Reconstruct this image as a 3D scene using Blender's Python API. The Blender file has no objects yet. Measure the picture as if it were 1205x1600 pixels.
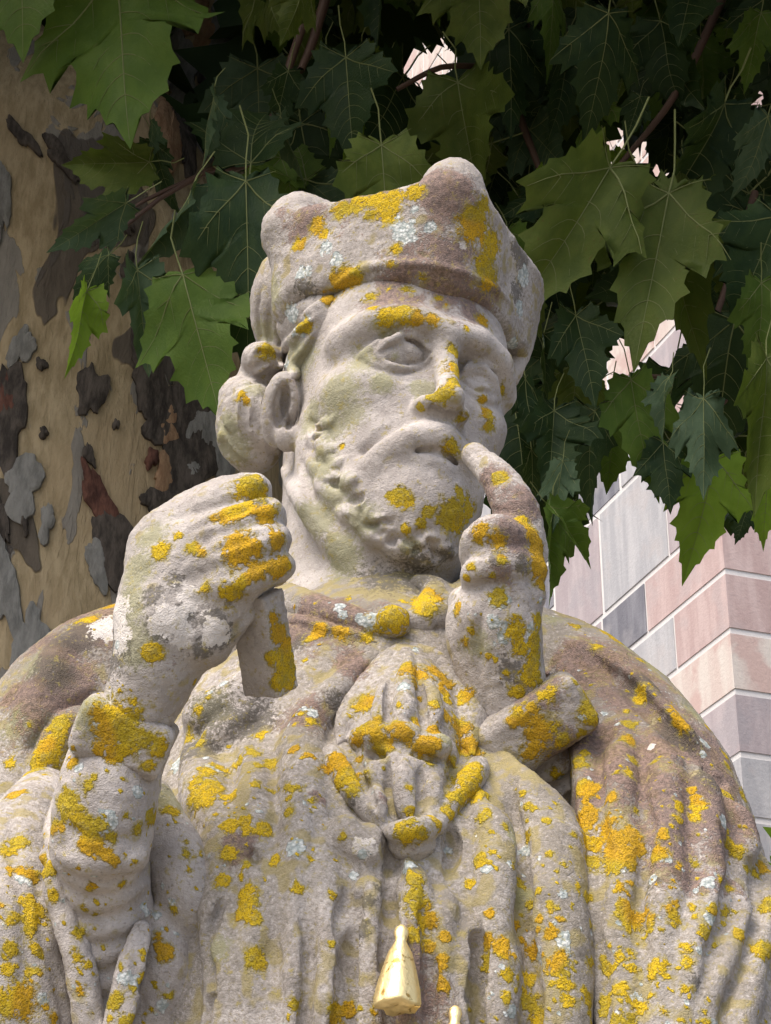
import bpy, math, os, time
_T0 = time.time()
import numpy as np
from mathutils import Matrix, Vector

scene = bpy.context.scene
COL = scene.collection
rng = np.random.default_rng(7)

# ------------------------------------------------------------------ camera
PITCH = math.radians(27.0); FPX = 3200.0
CAM = np.array([0.0, -1.83, 1.47])
FW = np.array([0, math.cos(PITCH), math.sin(PITCH)])
UP = np.array([0, -math.sin(PITCH), math.cos(PITCH)])
RT = np.array([1.0, 0, 0])
cam_d = bpy.data.cameras.new('camera'); cam = bpy.data.objects.new('camera', cam_d); COL.objects.link(cam)
cam.location = CAM; cam.rotation_euler = (math.radians(90) + PITCH, 0, 0)
cam_d.sensor_fit = 'VERTICAL'; cam_d.sensor_height = 24.0; cam_d.lens = 24.0 * FPX / 1600.0
cam_d.clip_start = 0.05; cam_d.clip_end = 3000
scene.camera = cam

# ------------------------------------------------------------------ sky, sun, exposure
SUN_EL, SUN_AZ = math.radians(62), math.radians(222)     # azimuth: 0 = +Y, clockwise
world = bpy.data.worlds.new('World'); scene.world = world; world.use_nodes = True
wn = world.node_tree.nodes; wl = world.node_tree.links
wn.clear()
wo = wn.new('ShaderNodeOutputWorld'); bg = wn.new('ShaderNodeBackground'); sky = wn.new('ShaderNodeTexSky')
sky.sky_type = 'NISHITA'; sky.sun_disc = False; sky.sun_elevation = SUN_EL; sky.sun_rotation = SUN_AZ
sky.air_density = 1.0; sky.dust_density = 6.0; sky.ozone_density = 0.6
bg.inputs[1].default_value = 0.14
wl.new(sky.outputs[0], bg.inputs[0]); wl.new(bg.outputs[0], wo.inputs[0])
sun_d = bpy.data.lights.new('sun', 'SUN'); sun = bpy.data.objects.new('sun', sun_d); COL.objects.link(sun)
sun_d.energy = 1.25; sun_d.angle = math.radians(40); sun_d.color = (1.0, 0.965, 0.92)
sdir = Vector((math.sin(SUN_AZ) * math.cos(SUN_EL), math.cos(SUN_AZ) * math.cos(SUN_EL), math.sin(SUN_EL)))
sun.rotation_euler = sdir.to_track_quat('Z', 'Y').to_euler(); sun.location = (-2, -4, 8)
vs = scene.view_settings
vs.view_transform = 'Standard'; vs.look = 'None'; vs.exposure = 0.95; vs.gamma = 1.0; vs.use_curve_mapping = False

cy_ = scene.cycles; cy_.max_bounces = 5; cy_.diffuse_bounces = 3; cy_.glossy_bounces = 2; cy_.transmission_bounces = 2

# ------------------------------------------------------------------ projection helpers (real points on sight lines)
def ray(px, py):
    return FW + RT * ((px - 602.5) / FPX) - UP * ((py - 800) / FPX)
def A(px, py, Y):
    d = ray(px, py); return CAM + d * ((Y - CAM[1]) / d[1])
def M(rpx, p):
    return rpx * float((np.asarray(p) - CAM) @ FW) / FPX
def proj(W):
    d = W - CAM; z = d @ FW
    return np.stack([602.5 + FPX * (d @ RT) / z, 800 - FPX * (d @ UP) / z], -1)
def axis_rot(ax, ang):
    return np.array(Matrix.Rotation(ang, 3, ax))

# ------------------------------------------------------------------ numpy noise
_tab = np.random.default_rng(3).random((64, 64, 64)).astype(np.float32)
def vnoise(P):
    i = np.floor(P).astype(np.int64); f = (P - i).astype(np.float32); f = f * f * (3 - 2 * f)
    i &= 63; j = (i + 1) & 63
    x0, y0, z0 = i.T; x1, y1, z1 = j.T; fx, fy, fz = f.T
    a = _tab[x0, y0, z0] * (1 - fx) + _tab[x1, y0, z0] * fx
    b = _tab[x0, y1, z0] * (1 - fx) + _tab[x1, y1, z0] * fx
    c = _tab[x0, y0, z1] * (1 - fx) + _tab[x1, y0, z1] * fx
    d = _tab[x0, y1, z1] * (1 - fx) + _tab[x1, y1, z1] * fx
    return (a * (1 - fy) + b * fy) * (1 - fz) + (c * (1 - fy) + d * fy) * fz
def fbm(P, oct=4):
    s = 0; a = 0.5; t = 0
    for o in range(oct):
        s = s + a * vnoise(P * (2 ** o) + o * 17.3); t += a; a *= 0.5
    return s / t

# ------------------------------------------------------------------ signed distance sculpting
class SDF:
    def __init__(self, o=(0, 0, 0), R=None, s=1.0):
        self.o = np.array(o, float); self.R = np.eye(3) if R is None else np.array(R); self.s = s
        self.ops = []; self.freeze = None
    def loc(self, W): return (np.asarray(W) - self.o) @ self.R / self.s
    def wor(self, L): return self.o + self.s * (np.asarray(L) @ self.R.T)
    def add(self, fn, lo, hi, k, sub=False):
        m = k + self.m; self.ops.append((fn, np.array(lo) - m, np.array(hi) + m, k, sub)); return self
    @property
    def m(self): return 0.035 / self.s
    def eval(self, P, n=None):
        P = np.asarray(P, np.float32); d = np.full(len(P), 10.0 / self.s, np.float32)
        for fn, lo, hi, k, sub in (self.ops if n is None else self.ops[:n]):
            ix = np.nonzero(((P > lo.astype(np.float32)) & (P < hi.astype(np.float32))).all(1))[0]
            if not len(ix): continue
            b = fn(P[ix]).astype(np.float32); a = d[ix]
            if sub: b = -b
            h = np.maximum(k - np.abs(a - b), 0) / max(k, 1e-9)
            d[ix] = (np.maximum(a, b) + h * h * k * .25) if sub else (np.minimum(a, b) - h * h * k * .25)
        return d
    def eval_blocks(self, org, off, h):
        """org: (n, 3) block origins; off: (512, 3) offsets"""
        P = (org[:, None, :] + off[None] * h).astype(np.float32); d = np.full(P.shape[:2], 10.0 / self.s, np.float32)
        ext = h * 8
        for fn, lo, hi, k, sub in self.ops:
            ix = np.nonzero(((org + ext > lo) & (org < hi)).all(1))[0]
            if not len(ix): continue
            b = fn(P[ix].reshape(-1, 3)).astype(np.float32).reshape(len(ix), -1); a = d[ix]
            if sub: b = -b
            h_ = np.maximum(k - np.abs(a - b), 0) / max(k, 1e-9)
            d[ix] = (np.maximum(a, b) + h_ * h_ * k * .25) if sub else (np.minimum(a, b) - h_ * h_ * k * .25)
        return d
    # primitives, in the local frame
    def ell(self, c, r, k=0, R=None, sub=False):
        c = np.array(c, np.float32); r = (np.array(r, float) * np.ones(3)).astype(np.float32); R = (np.eye(3) if R is None else np.asarray(R)).astype(np.float32)
        def fn(P):
            q = (P - c) @ R; a = np.linalg.norm(q / r, axis=1); b = np.linalg.norm(q / (r * r), axis=1) + 1e-9
            return np.where(a < 0.15, -r.min() * (1 - a), a * (a - 1) / b)
        e = np.sqrt(((R * r) ** 2).sum(1)); return self.add(fn, c - e, c + e, k, sub)
    def box(self, c, h, k=0, R=None, rd=0.0, sub=False):
        c = np.array(c, np.float32); h = np.array(h, np.float32); R = (np.eye(3) if R is None else np.asarray(R)).astype(np.float32)
        def fn(P):
            q = np.abs((P - c) @ R) - (h - rd)
            return np.linalg.norm(np.maximum(q, 0), axis=1) + np.minimum(q.max(1), 0) - rd
        e = np.abs(R * h).sum(1); return self.add(fn, c - e, c + e, k, sub)
    def chain(self, pts, rad, k=0, sub=False, flat=None):
        pts = np.array(pts, np.float32); rad = (np.ones(len(pts)) * np.array(rad, float)).astype(np.float32)
        def fn(P):
            d = np.full(len(P), 1e3, np.float32)
            for i in range(len(pts) - 1):
                ba = pts[i + 1] - pts[i]; L = max(float(np.linalg.norm(ba)), 1e-6); ba = ba / L; pa = P - pts[i]
                y = pa @ ba; v = pa - y[:, None] * ba; x = np.sqrt(np.einsum('ij,ij->i', v, v))
                sl = float(np.clip((rad[i] - rad[i + 1]) / L, -.9, .9))
                yc = np.clip(y - x * np.float32(sl / math.sqrt(1 - sl * sl)), 0, L)
                d = np.minimum(d, np.sqrt(x * x + (y - yc) ** 2) - (rad[i] + (rad[i + 1] - rad[i]) * yc / L))
            return d
        R = rad.max(); return self.add(fn, pts.min(0) - R, pts.max(0) + R, k, sub)
    # ray cast along sight lines onto the surface as sculpted so far
    def cast(self, px, py, n=None, t0=1.15, tmax=3.0, its=70):
        px = np.atleast_1d(np.array(px, float)); py = np.atleast_1d(np.array(py, float))
        D = FW + RT * ((px - 602.5) / FPX)[:, None] - UP * ((py - 800) / FPX)[:, None]
        D /= np.linalg.norm(D, axis=1)[:, None]
        t = np.full(len(px), t0); hit = np.zeros(len(px), bool)
        for i in range(its):
            d = self.eval(self.loc(CAM + D * t[:, None]), n) * self.s
            hit |= np.abs(d) < 0.0007
            t = np.where(hit, t, t + np.clip(d * 0.85, -0.02, 0.034))
            if hit.all() or t.min() > tmax + .2: break
        return CAM + D * t[:, None], hit & (t < tmax)
    def stroke(self, pts, e=-0.3, k=10, sub=False, base=None, on=None, taper=True):
        """pts: (px, py, r px) along a carved ridge (or groove with sub); e lifts the core along the sight line, in radii"""
        q = spline(np.array(pts, float), 4)
        u = np.arange(len(q)); m = len(q) - 1
        tp = np.minimum(1, .22 + u / (m * .25)) if q[0, 1] < 1640 else np.ones(m + 1)
        if q[-1, 1] < 1640: tp = tp * np.minimum(1, .22 + (m - u) / (m * .25))
        if taper: q[:, 2] *= tp
        q[:, 0] += 5.0 * (np.sin(q[:, 1] * .031 + pts[0][0]) + .6 * np.sin(q[:, 1] * .071 + pts[0][0] * 2)) * min(1, abs(q[-1, 1] - q[0, 1]) / 300)
        n = base if base is not None else (self.freeze if self.freeze is not None else len(self.ops))
        W, ok = (on.cast(q[:, 0], q[:, 1], on.freeze) if on is not None else self.cast(q[:, 0], q[:, 1], n))
        if ok.sum() < 2: print('stroke misses', pts[0]); return self
        W = W[ok]; q = q[ok]
        r = np.array([M(a, w) for a, w in zip(q[:, 2], W)])
        v = CAM - W; v /= np.linalg.norm(v, axis=1)[:, None]
        return self.chain(self.loc(W + v * (e * r)[:, None]), r / self.s, M(k, W[0]) / self.s, sub)
    def groove(self, pts, e=0.2, k=6): return self.stroke(pts, e, k, True)
    # helpers with pixel placement
    def pell(self, px, py, Y, rx, ry, rz, k=8, rot=0, sub=False, yaw=0):
        """ellipsoid by pixel centre; rx, ry in px across the view, rz in px along it; rot: roll in degrees clockwise"""
        c = A(px, py, Y); R0 = np.stack([RT, UP, FW], 1)
        a = math.radians(-rot); Rr = np.array([[math.cos(a), -math.sin(a), 0], [math.sin(a), math.cos(a), 0], [0, 0, 1]])
        b = math.radians(yaw); Rb = np.array([[math.cos(b), 0, math.sin(b)], [0, 1, 0], [-math.sin(b), 0, math.cos(b)]])
        return self.ell(self.loc(c), np.array([M(rx, c), M(ry, c), M(rz, c)]) / self.s, M(k, c) / self.s, self.R.T @ (R0 @ Rb @ Rr), sub)
    def pchain(self, pts, k=8, sub=False, n=3):
        """pts: (px, py, Y, r px)"""
        q = spline(np.array(pts, float), n) if n > 1 else np.array(pts, float)
        W = np.array([A(a, b, c) for a, b, c, r in q]); r = np.array([M(x[3], w) for x, w in zip(q, W)])
        return self.chain(self.loc(W), r / self.s, M(k, W[0]) / self.s, sub)

def spline(q, n):
    if len(q) < 3 or n < 2:
        if len(q) == 2 and n > 1:
            t = np.linspace(0, 1, n + 1)[:, None]; return q[0] * (1 - t) + q[1] * t
        return q
    e = np.vstack([2 * q[0] - q[1], q, 2 * q[-1] - q[-2]]); out = []
    for i in range(len(q) - 1):
        p0, p1, p2, p3 = e[i:i + 4]
        for t in np.arange(n) / n:
            out.append(.5 * (2 * p1 + (p2 - p0) * t + (2 * p0 - 5 * p1 + 4 * p2 - p3) * t * t + (3 * p1 - p0 - 3 * p2 + p3) * t ** 3))
    out.append(q[-1]); return np.array(out)

QUAL = 1.2
def mesh_sdf(S, h, lo=None, hi=None, zmin=None):
    """surface nets on a sparse grid; h in metres"""
    h = h * QUAL / S.s
    if lo is None:
        adds = [o for o in S.ops if not o[4]]
        lo = np.min([o[1] for o in adds], 0) + S.m * .7; hi = np.max([o[2] for o in adds], 0) - S.m * .7
    lo = np.array(lo, float); hi = np.array(hi, float)
    if zmin is not None: lo[2] = max(lo[2], zmin)
    nb = np.ceil((hi - lo) / (8 * h)).astype(int) + 1
    g = np.stack(np.meshgrid(*[np.arange(n) for n in nb], indexing='ij'), -1).reshape(-1, 3)
    dc = S.eval(lo + (g + .5) * 8 * h - h * .5)
    V = np.where(dc > 0, 1.0, -1.0).astype(np.float32).reshape(nb)
    V = V.repeat(8, 0).repeat(8, 1).repeat(8, 2)
    act = g[np.abs(dc) < 8 * h * 0.87 * 1.7]
    off = np.stack(np.meshgrid(*[np.arange(8)] * 3, indexing='ij'), -1).reshape(-1, 3)
    for c in range(0, len(act), 1500):
        aa = act[c:c + 1500]; d = S.eval_blocks(lo + aa * 8 * h, off, h)
        ii = (aa[:, None, :] * 8 + off[None]).reshape(-1, 3)
        V[ii[:, 0], ii[:, 1], ii[:, 2]] = d.ravel()
    s = V < 0
    s[0] = s[-1] = False; s[:, 0] = s[:, -1] = False; s[:, :, 0] = s[:, :, -1] = False
    V = np.where(s, np.minimum(V, -1e-4 * h), np.maximum(V, 1e-4 * h))
    cnt = np.zeros(np.array(s.shape) - 1, np.uint8)
    for a in (0, 1):
        for b in (0, 1):
            for c in (0, 1):
                cnt += s[a:a + cnt.shape[0], b:b + cnt.shape[1], c:c + cnt.shape[2]]
    cells = np.argwhere((cnt > 0) & (cnt < 8)); del cnt
    vid = np.full(s.shape, -1, np.int32); vid[tuple(cells.T)] = np.arange(len(cells))
    acc = np.zeros((len(cells), 3)); num = np.zeros(len(cells))
    cor = np.array([(a, b, c) for a in (0, 1) for b in (0, 1) for c in (0, 1)])
    cv = [V[tuple((cells + k).T)] for k in cor]
    for i in range(8):
        for j in range(i + 1, 8):
            if np.abs(cor[i] - cor[j]).sum() != 1: continue
            x = (cv[i] < 0) != (cv[j] < 0)
            t = np.clip(cv[i][x] / (cv[i][x] - cv[j][x]), 0, 1)
            acc[x] += cor[i] + t[:, None] * (cor[j] - cor[i]); num[x] += 1
    P = lo + (cells + acc / num[:, None]) * h
    quads = []
    for ax in range(3):
        o = np.eye(3, dtype=int)[ax]; u = np.eye(3, dtype=int)[(ax + 1) % 3]; v = np.eye(3, dtype=int)[(ax + 2) % 3]
        sl0 = tuple(slice(0, -1) if k == ax else slice(None) for k in range(3))
        sl1 = tuple(slice(1, None) if k == ax else slice(None) for k in range(3))
        for inside_first in (True, False):
            e = np.argwhere((s[sl0] & ~s[sl1]) if inside_first else (~s[sl0] & s[sl1]))
            if not len(e): continue
            q = np.stack([vid[tuple((e - u - v).T)], vid[tuple((e - v).T)], vid[tuple(e.T)], vid[tuple((e - u).T)]], 1)
            quads.append(q if inside_first else q[:, ::-1])
    Q = np.concatenate(quads)
    return S.wor(P), Q

def make_mesh(name, P, faces, nper=4, smooth=True):
    me = bpy.data.meshes.new(name); n = len(faces); faces = np.asarray(faces, np.int32)
    me.vertices.add(len(P)); me.vertices.foreach_set('co', np.asarray(P, np.float32).ravel())
    me.loops.add(n * nper); me.loops.foreach_set('vertex_index', faces.ravel())
    me.polygons.add(n); me.polygons.foreach_set('loop_start', np.arange(0, n * nper, nper, dtype=np.int32))
    me.polygons.foreach_set('loop_total', np.full(n, nper, np.int32))
    me.update(calc_edges=True); me.validate()
    if smooth: me.polygons.foreach_set('use_smooth', np.ones(len(me.polygons), bool))
    return me
def vnormals(P, Q):
    n = np.cross(P[Q[:, 2]] - P[Q[:, 0]], P[Q[:, 3]] - P[Q[:, 1]]); N = np.zeros_like(P)
    for i in range(4):
        for a in range(3): N[:, a] += np.bincount(Q[:, i], n[:, a], len(P))
    return N / (np.linalg.norm(N, axis=1)[:, None] + 1e-12)
def link(name, me, mat, parent=None):
    o = bpy.data.objects.new(name, me); COL.objects.link(o)
    if me is not None and mat is not None and len(me.materials) == 0: me.materials.append(mat)
    if parent is not None:
        o.parent = parent
        o.matrix_parent_inverse = Matrix.Translation(parent.location).inverted() if parent.parent is None else Matrix.Identity(4)
    return o
def tag(o, label=None, cat=None, group=None, kind=None):
    if label: o['label'] = label
    if cat: o['category'] = cat
    if group: o['group'] = group
    if kind: o['kind'] = kind
    return o
def empty(name, loc):
    o = bpy.data.objects.new(name, None); COL.objects.link(o); o.location = loc; o.empty_display_size = 0.1; return o
# ------------------------------------------------------------------ STATUE
# head frame: x to the viewer's right when facing us, f out of the face, u up (centimetres at life size)
def rot3(ax, a): return np.array(Matrix.Rotation(a, 3, ax))
HB = rot3('Z', 0.3958) @ rot3('X', 0.06) @ rot3('Y', 0.1097) @ np.diag([1.0, -1.0, 1.0])
HO = A(608.4, 653.6, 0.06); HS = 0.01514
parts = {}

def sym(f):
    for s in (-1, 1): f(s)

# ---- head, neck, beard
H = SDF(HO, HB, HS); parts['head'] = H
H.ell((0, -0.8, 3.2), (7.5, 9.2, 8.6), 0)
H.ell((0, 2.6, -3.6), (6.7, 6.9, 9.6), 2.0)
H.ell((0, 3.4, 4.2), (6.1, 5.2, 4.4), 2.0)
sym(lambda s: H.ell((s * 4.2, 5.4, -2.6), (2.3, 2.2, 1.7), 2.0))
H.chain([(-6.0, 5.4, 1.3), (-4.6, 7.6, 2.3), (-2.2, 9.0, 2.5), (0, 9.4, 2.1), (2.2, 9.0, 2.5), (4.6, 7.6, 2.3), (6.0, 5.4, 1.3)], 1.0, 1.3)
H.ell((0, 6.2, -9.2), (4.6, 4.0, 4.6), 2.5)            # muzzle and beard mass
H.ell((0, 6.4, -12.2), (3.9, 3.6, 2.9), 1.6)
sym(lambda s: H.chain([(5.5 * s, 1.9, -3.6), (5.3 * s, 2.8, -7.6), (s * 5.0, 4.4, -10.6), (s * 2.8, 6.0, -13.0)], [1.0, 1.5, 1.7, 1.6], 1.4))
sym(lambda s: H.ell((s * 3.3, 9.7, -0.1), (2.35, 2.2, 1.5), 1.0, sub=True))   # sockets
sym(lambda s: H.ell((s * 1.6, 9.6, 0.3), (0.9, 1.6, 1.1), 0.8, sub=True))
sym(lambda s: H.ell((s * 3.15, 6.95, -0.15), (1.75, 1.6, 1.5), 0.35))           # eyeballs
sym(lambda s: H.chain([(s * 1.5, 8.05, -0.45), (s * 2.2, 8.45, 0.45), (s * 3.1, 8.6, 0.85), (s * 4.1, 8.2, 0.55), (s * 4.9, 7.2, -0.2)], [.22, .34, .36, .36, .3], 0.25))
sym(lambda s: H.chain([(s * 1.5, 8.05, -0.5), (s * 2.3, 8.35, -1.05), (s * 3.2, 8.4, -1.25), (s * 4.2, 7.9, -0.95), (s * 4.9, 7.2, -0.25)], [.2, .26, .3, .28, .24], 0.3))
sym(lambda s: H.chain([(s * 2.1, 8.0, -2.3), (s * 3.3, 8.05, -2.6), (s * 4.6, 7.1, -2.2)], .35, 0.9))
H.chain([(0, 8.7, 1.5), (0, 9.5, 0.2), (0, 10.6, -2.3), (0, 11.2, -3.5)], [.95, .78, .82, .82], 0.9)
H.ell((0, 11.25, -3.75), (0.95, 1.0, 0.85), 0.5)
sym(lambda s: H.ell((s * 1.2, 10.0, -4.2), (0.72, 1.15, 0.75), 0.5))
H.ell((0, 10.3, -4.35), (1.1, 1.15, .6), 0.35)
H.ell((0, 9.0, -6.4), (2.7, 1.6, 1.6), 1.0)
sym(lambda s: H.chain([(s * .5, 10.35, -6.2), (s * 1.8, 10.0, -6.7), (s * 3.2, 8.8, -7.8), (s * 4.0, 7.6, -9.4)], [.55, .58, .5, .4], 1.2))
H.ell((0, 9.6, -8.1), (1.7, .9, .65), 0.4)
H.ell((0, 9.0, -10.3), (2.6, 1.4, 1.9), 0.9)
H.chain([(-3.1, 8.4, -8.3), (-1.3, 10.1, -7.45), (0, 10.6, -7.25), (1.3, 10.1, -7.45), (2.6, 8.9, -8.2)], .2, 0.35, sub=True)
sym(lambda s: H.chain([(s * 1.7, 10.2, -5.0), (s * 3.2, 9.0, -6.3), (s * 4.0, 8.0, -7.6)], .16, 0.9, sub=True))
# ear (near side) carved with rim and bowl
H.pell(437, 640, .004, 28, 60, 22, 5, 8)
H.pell(448, 684, .004, 17, 22, 16, 14)
H.pell(440, 632, -.012, 15, 40, 36, 3, 8, sub=True)
H.pell(450, 660, -.006, 8, 14, 36, 3, sub=True)
H.box((9.4, 4, -9), (4, 12, 6.5), 1.4, R=rot3('Y', .2), rd=1.0, sub=True)      # the far cheek falls away
# neck
H.pchain([(560, 720, .09, 118), (566, 860, .07, 128), (575, 1010, .05, 165)], 26)
H.freeze = len(H.ops)
H.stroke([(438, 606, 4), (432, 634, 6), (440, 662, 5)], .1, 2)
H.stroke([(447, 735, 16), (490, 810, 20), (540, 870, 22), (600, 930, 20)], -.62, 14)    # neck tendon
H.groove([(470, 720, 14), (486, 770, 14), (545, 832, 14), (600, 872, 12), (660, 900, 10)], .55, 8)    # under the jaw
# beard curls
for c in ([(484, 672, 12), (502, 700, 13), (520, 716, 10)], [(482, 712, 13), (506, 738, 14), (528, 744, 10)],
          [(494, 752, 14), (522, 776, 15), (548, 780, 10)], [(530, 796, 15), (556, 806, 15), (580, 800, 10)],
          [(566, 826, 16), (594, 842, 16), (618, 828, 10)], [(604, 852, 17), (632, 862, 15), (652, 846, 9)], [(646, 868, 17), (672, 872, 14), (694, 856, 9)],
          [(664, 838, 14), (684, 846, 11), (698, 834, 8)], [(540, 736, 14), (566, 766, 16), (580, 796, 12)], [(620, 820, 13), (640, 834, 12), (650, 826, 8)]):
    H.stroke(c, -.62, 9)
H.freeze = len(H.ops)
for c in ([(500, 712, 3), (514, 724, 5), (526, 726, 3)], [(500, 742, 3), (516, 758, 5), (534, 760, 3)], [(528, 784, 3), (545, 795, 5), (560, 790, 3)], [(560, 812, 3), (576, 824, 5), (592, 820, 3)],
          [(604, 836, 3), (620, 848, 5), (634, 842, 3)], [(630, 850, 3), (644, 858, 5), (658, 846, 4)], [(664, 858, 3), (680, 864, 5), (690, 852, 3)], [(550, 750, 3), (560, 764, 5)],
          [(484, 690, 3), (492, 706, 4)], [(640, 818, 3), (656, 832, 5), (676, 826, 3)]):
    H.groove(c, .05, 6)
rb = np.random.default_rng(11); H.freeze = len(H.ops)
for i in range(60):     # small eroded curls along jaw and chin
    u = rb.random(); x0 = np.interp(u, [0, .25, .5, .75, 1], [484, 496, 540, 610, 690]) + rb.uniform(-4, 20); y0 = np.interp(u, [0, .25, .5, .75, 1], [660, 740, 800, 852, 862]) - rb.uniform(0, 26)
    a = rb.uniform(.2, 1.3); l = rb.uniform(10, 18)
    c = [(x0, y0, 6), (x0 + l * math.cos(a), y0 + l * math.sin(a), 7.5), (x0 + l * 1.7 * math.cos(a - .9), y0 + l * 1.5 * math.sin(a - .7), 4)]
    (H.groove(c, -.05, 4) if i % 2 else H.stroke(c, -.35, 4))
H.freeze = len(H.ops)
def lid(p, e, k, sub=False): H.stroke(p, e, k, sub, taper=False)
lid([(588, 552, 3), (604, 536, 5.5), (628, 524, 7), (652, 525, 6.5), (672, 545, 4)], .05, 2)
lid([(590, 556, 3), (610, 570, 5), (638, 577, 5.5), (662, 571, 4.5), (676, 556, 3)], -.1, 3)
lid([(600, 551, 2), (616, 541, 3), (638, 537, 3.5), (658, 544, 2.5)], .5, 2, True)
lid([(610, 556, 10), (632, 553, 18), (654, 557, 10)], -.86, 8)
lid([(604, 562, 2.5), (626, 569, 3), (650, 567, 2.5)], .2, 2, True)
lid([(586, 540, 3), (606, 521, 4), (632, 508, 4.5), (660, 511, 3)], .2, 4, True)
lid([(724, 582, 3), (736, 569, 5), (754, 564, 6), (772, 576, 4)], .05, 2)
lid([(726, 592, 3), (742, 605, 4.5), (762, 605, 4)], -.1, 3)
lid([(732, 584, 2.5), (746, 577, 4), (764, 580, 3)], .15, 2, True)
for nx, ny in ((682, 638), (708, 645)): H.stroke([(nx - 7, ny - 1, 6.5), (nx + 7, ny + 2, 7)], -.9, 3, True, taper=False)
H.groove([(660, 642, 5), (690, 652, 8), (724, 654, 6)], .1, 6)
H.groove([(610, 588, 3), (640, 594, 4), (668, 584, 3)], .35, 4)

# ---- hair: rolls behind the ear and locks under the cap
HR = SDF(); parts['hair'] = HR
HR.pell(392, 668, .10, 54, 76, 62, 8, -8)
HR.pell(378, 622, .105, 36, 36, 50, 14)
HR.pell(410, 562, .085, 34, 28, 40, 8)
HR.pell(408, 610, .115, 40, 60, 40, 10)
HR.pell(438, 480, .10, 46, 90, 70, 20)
HR.stroke([(430, 572, 22), (446, 536, 34), (480, 500, 36), (520, 466, 22)], -.45, 14, on=H)
HR.stroke([(448, 596, 12), (470, 560, 24), (496, 514, 24), (514, 480, 14)], -.55, 16, on=H)
HR.freeze = len(HR.ops)
for c in ([(352, 640, 9), (366, 690, 10), (404, 724, 10)], [(372, 606, 9), (384, 660, 11), (420, 706, 10)], [(398, 604, 8), (412, 660, 10), (432, 700, 9)],
          [(345, 662, 8), (350, 700, 9), (378, 730, 9)], [(388, 570, 9), (410, 546, 10), (434, 560, 8)], [(396, 584, 8), (420, 566, 9), (444, 572, 8)],
          [(440, 556, 9), (462, 524, 10), (490, 500, 9)], [(452, 572, 9), (474, 548, 10), (496, 516, 8)], [(470, 500, 9), (500, 478, 10), (524, 470, 8)]):
    HR.stroke(c, -.45, 5)
HR.freeze = len(HR.ops)
for i in range(9):      # combed strands in the roll of hair
    f = i / 8; HR.groove([(350 + 74 * f, 606 + 8 * math.sin(f * 3), 4), (344 + 84 * f, 660, 5.5), (366 + 66 * f, 700 + 10 * f, 5.5), (400 + 34 * f, 728 - 12 * f, 4)], -.35, 3)
for c in ([(392, 560, 4), (410, 550, 5), (430, 558, 4)], [(396, 574, 4), (414, 566, 5), (434, 574, 4)], [(446, 566, 4), (466, 532, 5), (500, 494, 4)], [(462, 574, 4), (482, 544, 5), (506, 500, 4)], [(410, 440, 4), (404, 500, 6), (412, 548, 4)], [(424, 470, 4), (420, 520, 6), (426, 545, 4)]):
    HR.groove(c, -.3, 3)
for c in ([(344, 626, 4), (380, 600, 4), (420, 596, 4)], [(358, 654, 4), (374, 696, 4), (412, 716, 4)], [(380, 634, 4), (400, 684, 4), (430, 704, 4)],
          [(448, 560, 4), (470, 534, 4), (494, 506, 4)], [(392, 578, 4), (424, 556, 4)], [(486, 520, 5), (500, 500, 5), (508, 486, 4)]):
    HR.groove(c, .1, 4)

HF = SDF(); parts['hair_far'] = HF
HF.pchain([(822, 455, .10, 22), (812, 520, .085, 26), (796, 590, .07, 16)], 10)

# ---- cap (biretta): a flared square with one corner to the front and rounded ridges on its corners
HA = SDF(HO, HB @ rot3('Z', math.radians(50)), HS); parts['cap'] = HA
def hat_fn(P):
    u = P[:, 2]; t = np.clip((u - 5) / 9, 0, 1); w = 7.95 + .75 * t ** 1.2
    q = np.abs(P[:, :2] - np.array([0.0, 0.0]) - np.stack([0.3 + 0 * t, 0.3 + 0 * t], 1)) - (w - 4.8)[:, None]
    d2 = np.linalg.norm(np.maximum(q, 0), axis=1) + np.minimum(q.max(1), 0) - 4.8
    top = 12.9 + 0.03 * (P[:, 0] ** 2 + P[:, 1] ** 2) ** .5
    du = np.maximum(u - top, 6.0 - u) + .9; dd = d2 + .9
    return np.linalg.norm(np.maximum(np.stack([dd, du], 1), 0), axis=1) + np.minimum(np.maximum(dd, du), 0) - .9
HA.add(hat_fn, (-10, -10, 4), (10, 10, 15), 0)
for a, b, g in ((1, 1, 1.15), (-1, 1, 1.1), (-1, -1, .9), (1, -1, .5)):
    HA.chain([(a * 6.4, b * 6.4, 12.6), (a * 6.1, b * 6.1, 14.2), (a * 4.6, b * 4.6, 14.0), (a * 2.2, b * 2.2, 12.4)], np.array([1.7, 1.75, 1.6, 1.0]) * g, .8)
    HA.chain([(a * 6.3, b * 6.3, 12.8), (a * 5.6, b * 5.6, 9.5), (a * 5.1, b * 5.1, 6.2)], np.array([1.6, 1.5, 1.3]) * g, 1.6)
HA.freeze = len(HA.ops)
HA.stroke([(516, 452, 6), (552, 428, 8), (606, 414, 8), (668, 414, 8), (726, 428, 8), (780, 458, 7), (802, 482, 5)], -.5, 4)

# ---- robe (body)
def pbox(S, px, py, Y, hx, hy, hz, rot=0, rd=8, k=0, yaw=0, pit=0, sub=False):
    c = A(px, py, Y); a = math.radians(-rot)
    R0 = np.stack([RT, UP, FW], 1); Rr = np.array(Matrix.Rotation(a, 3, 'Z')); Ry = np.array(Matrix.Rotation(math.radians(yaw), 3, 'Y')); Rx = np.array(Matrix.Rotation(math.radians(pit), 3, 'X'))
    return S.box(S.loc(c), np.array([M(hx, c), M(hy, c), M(hz, c)]), M(k, c), R0 @ Ry @ Rx @ Rr, M(rd, c), sub)

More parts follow.
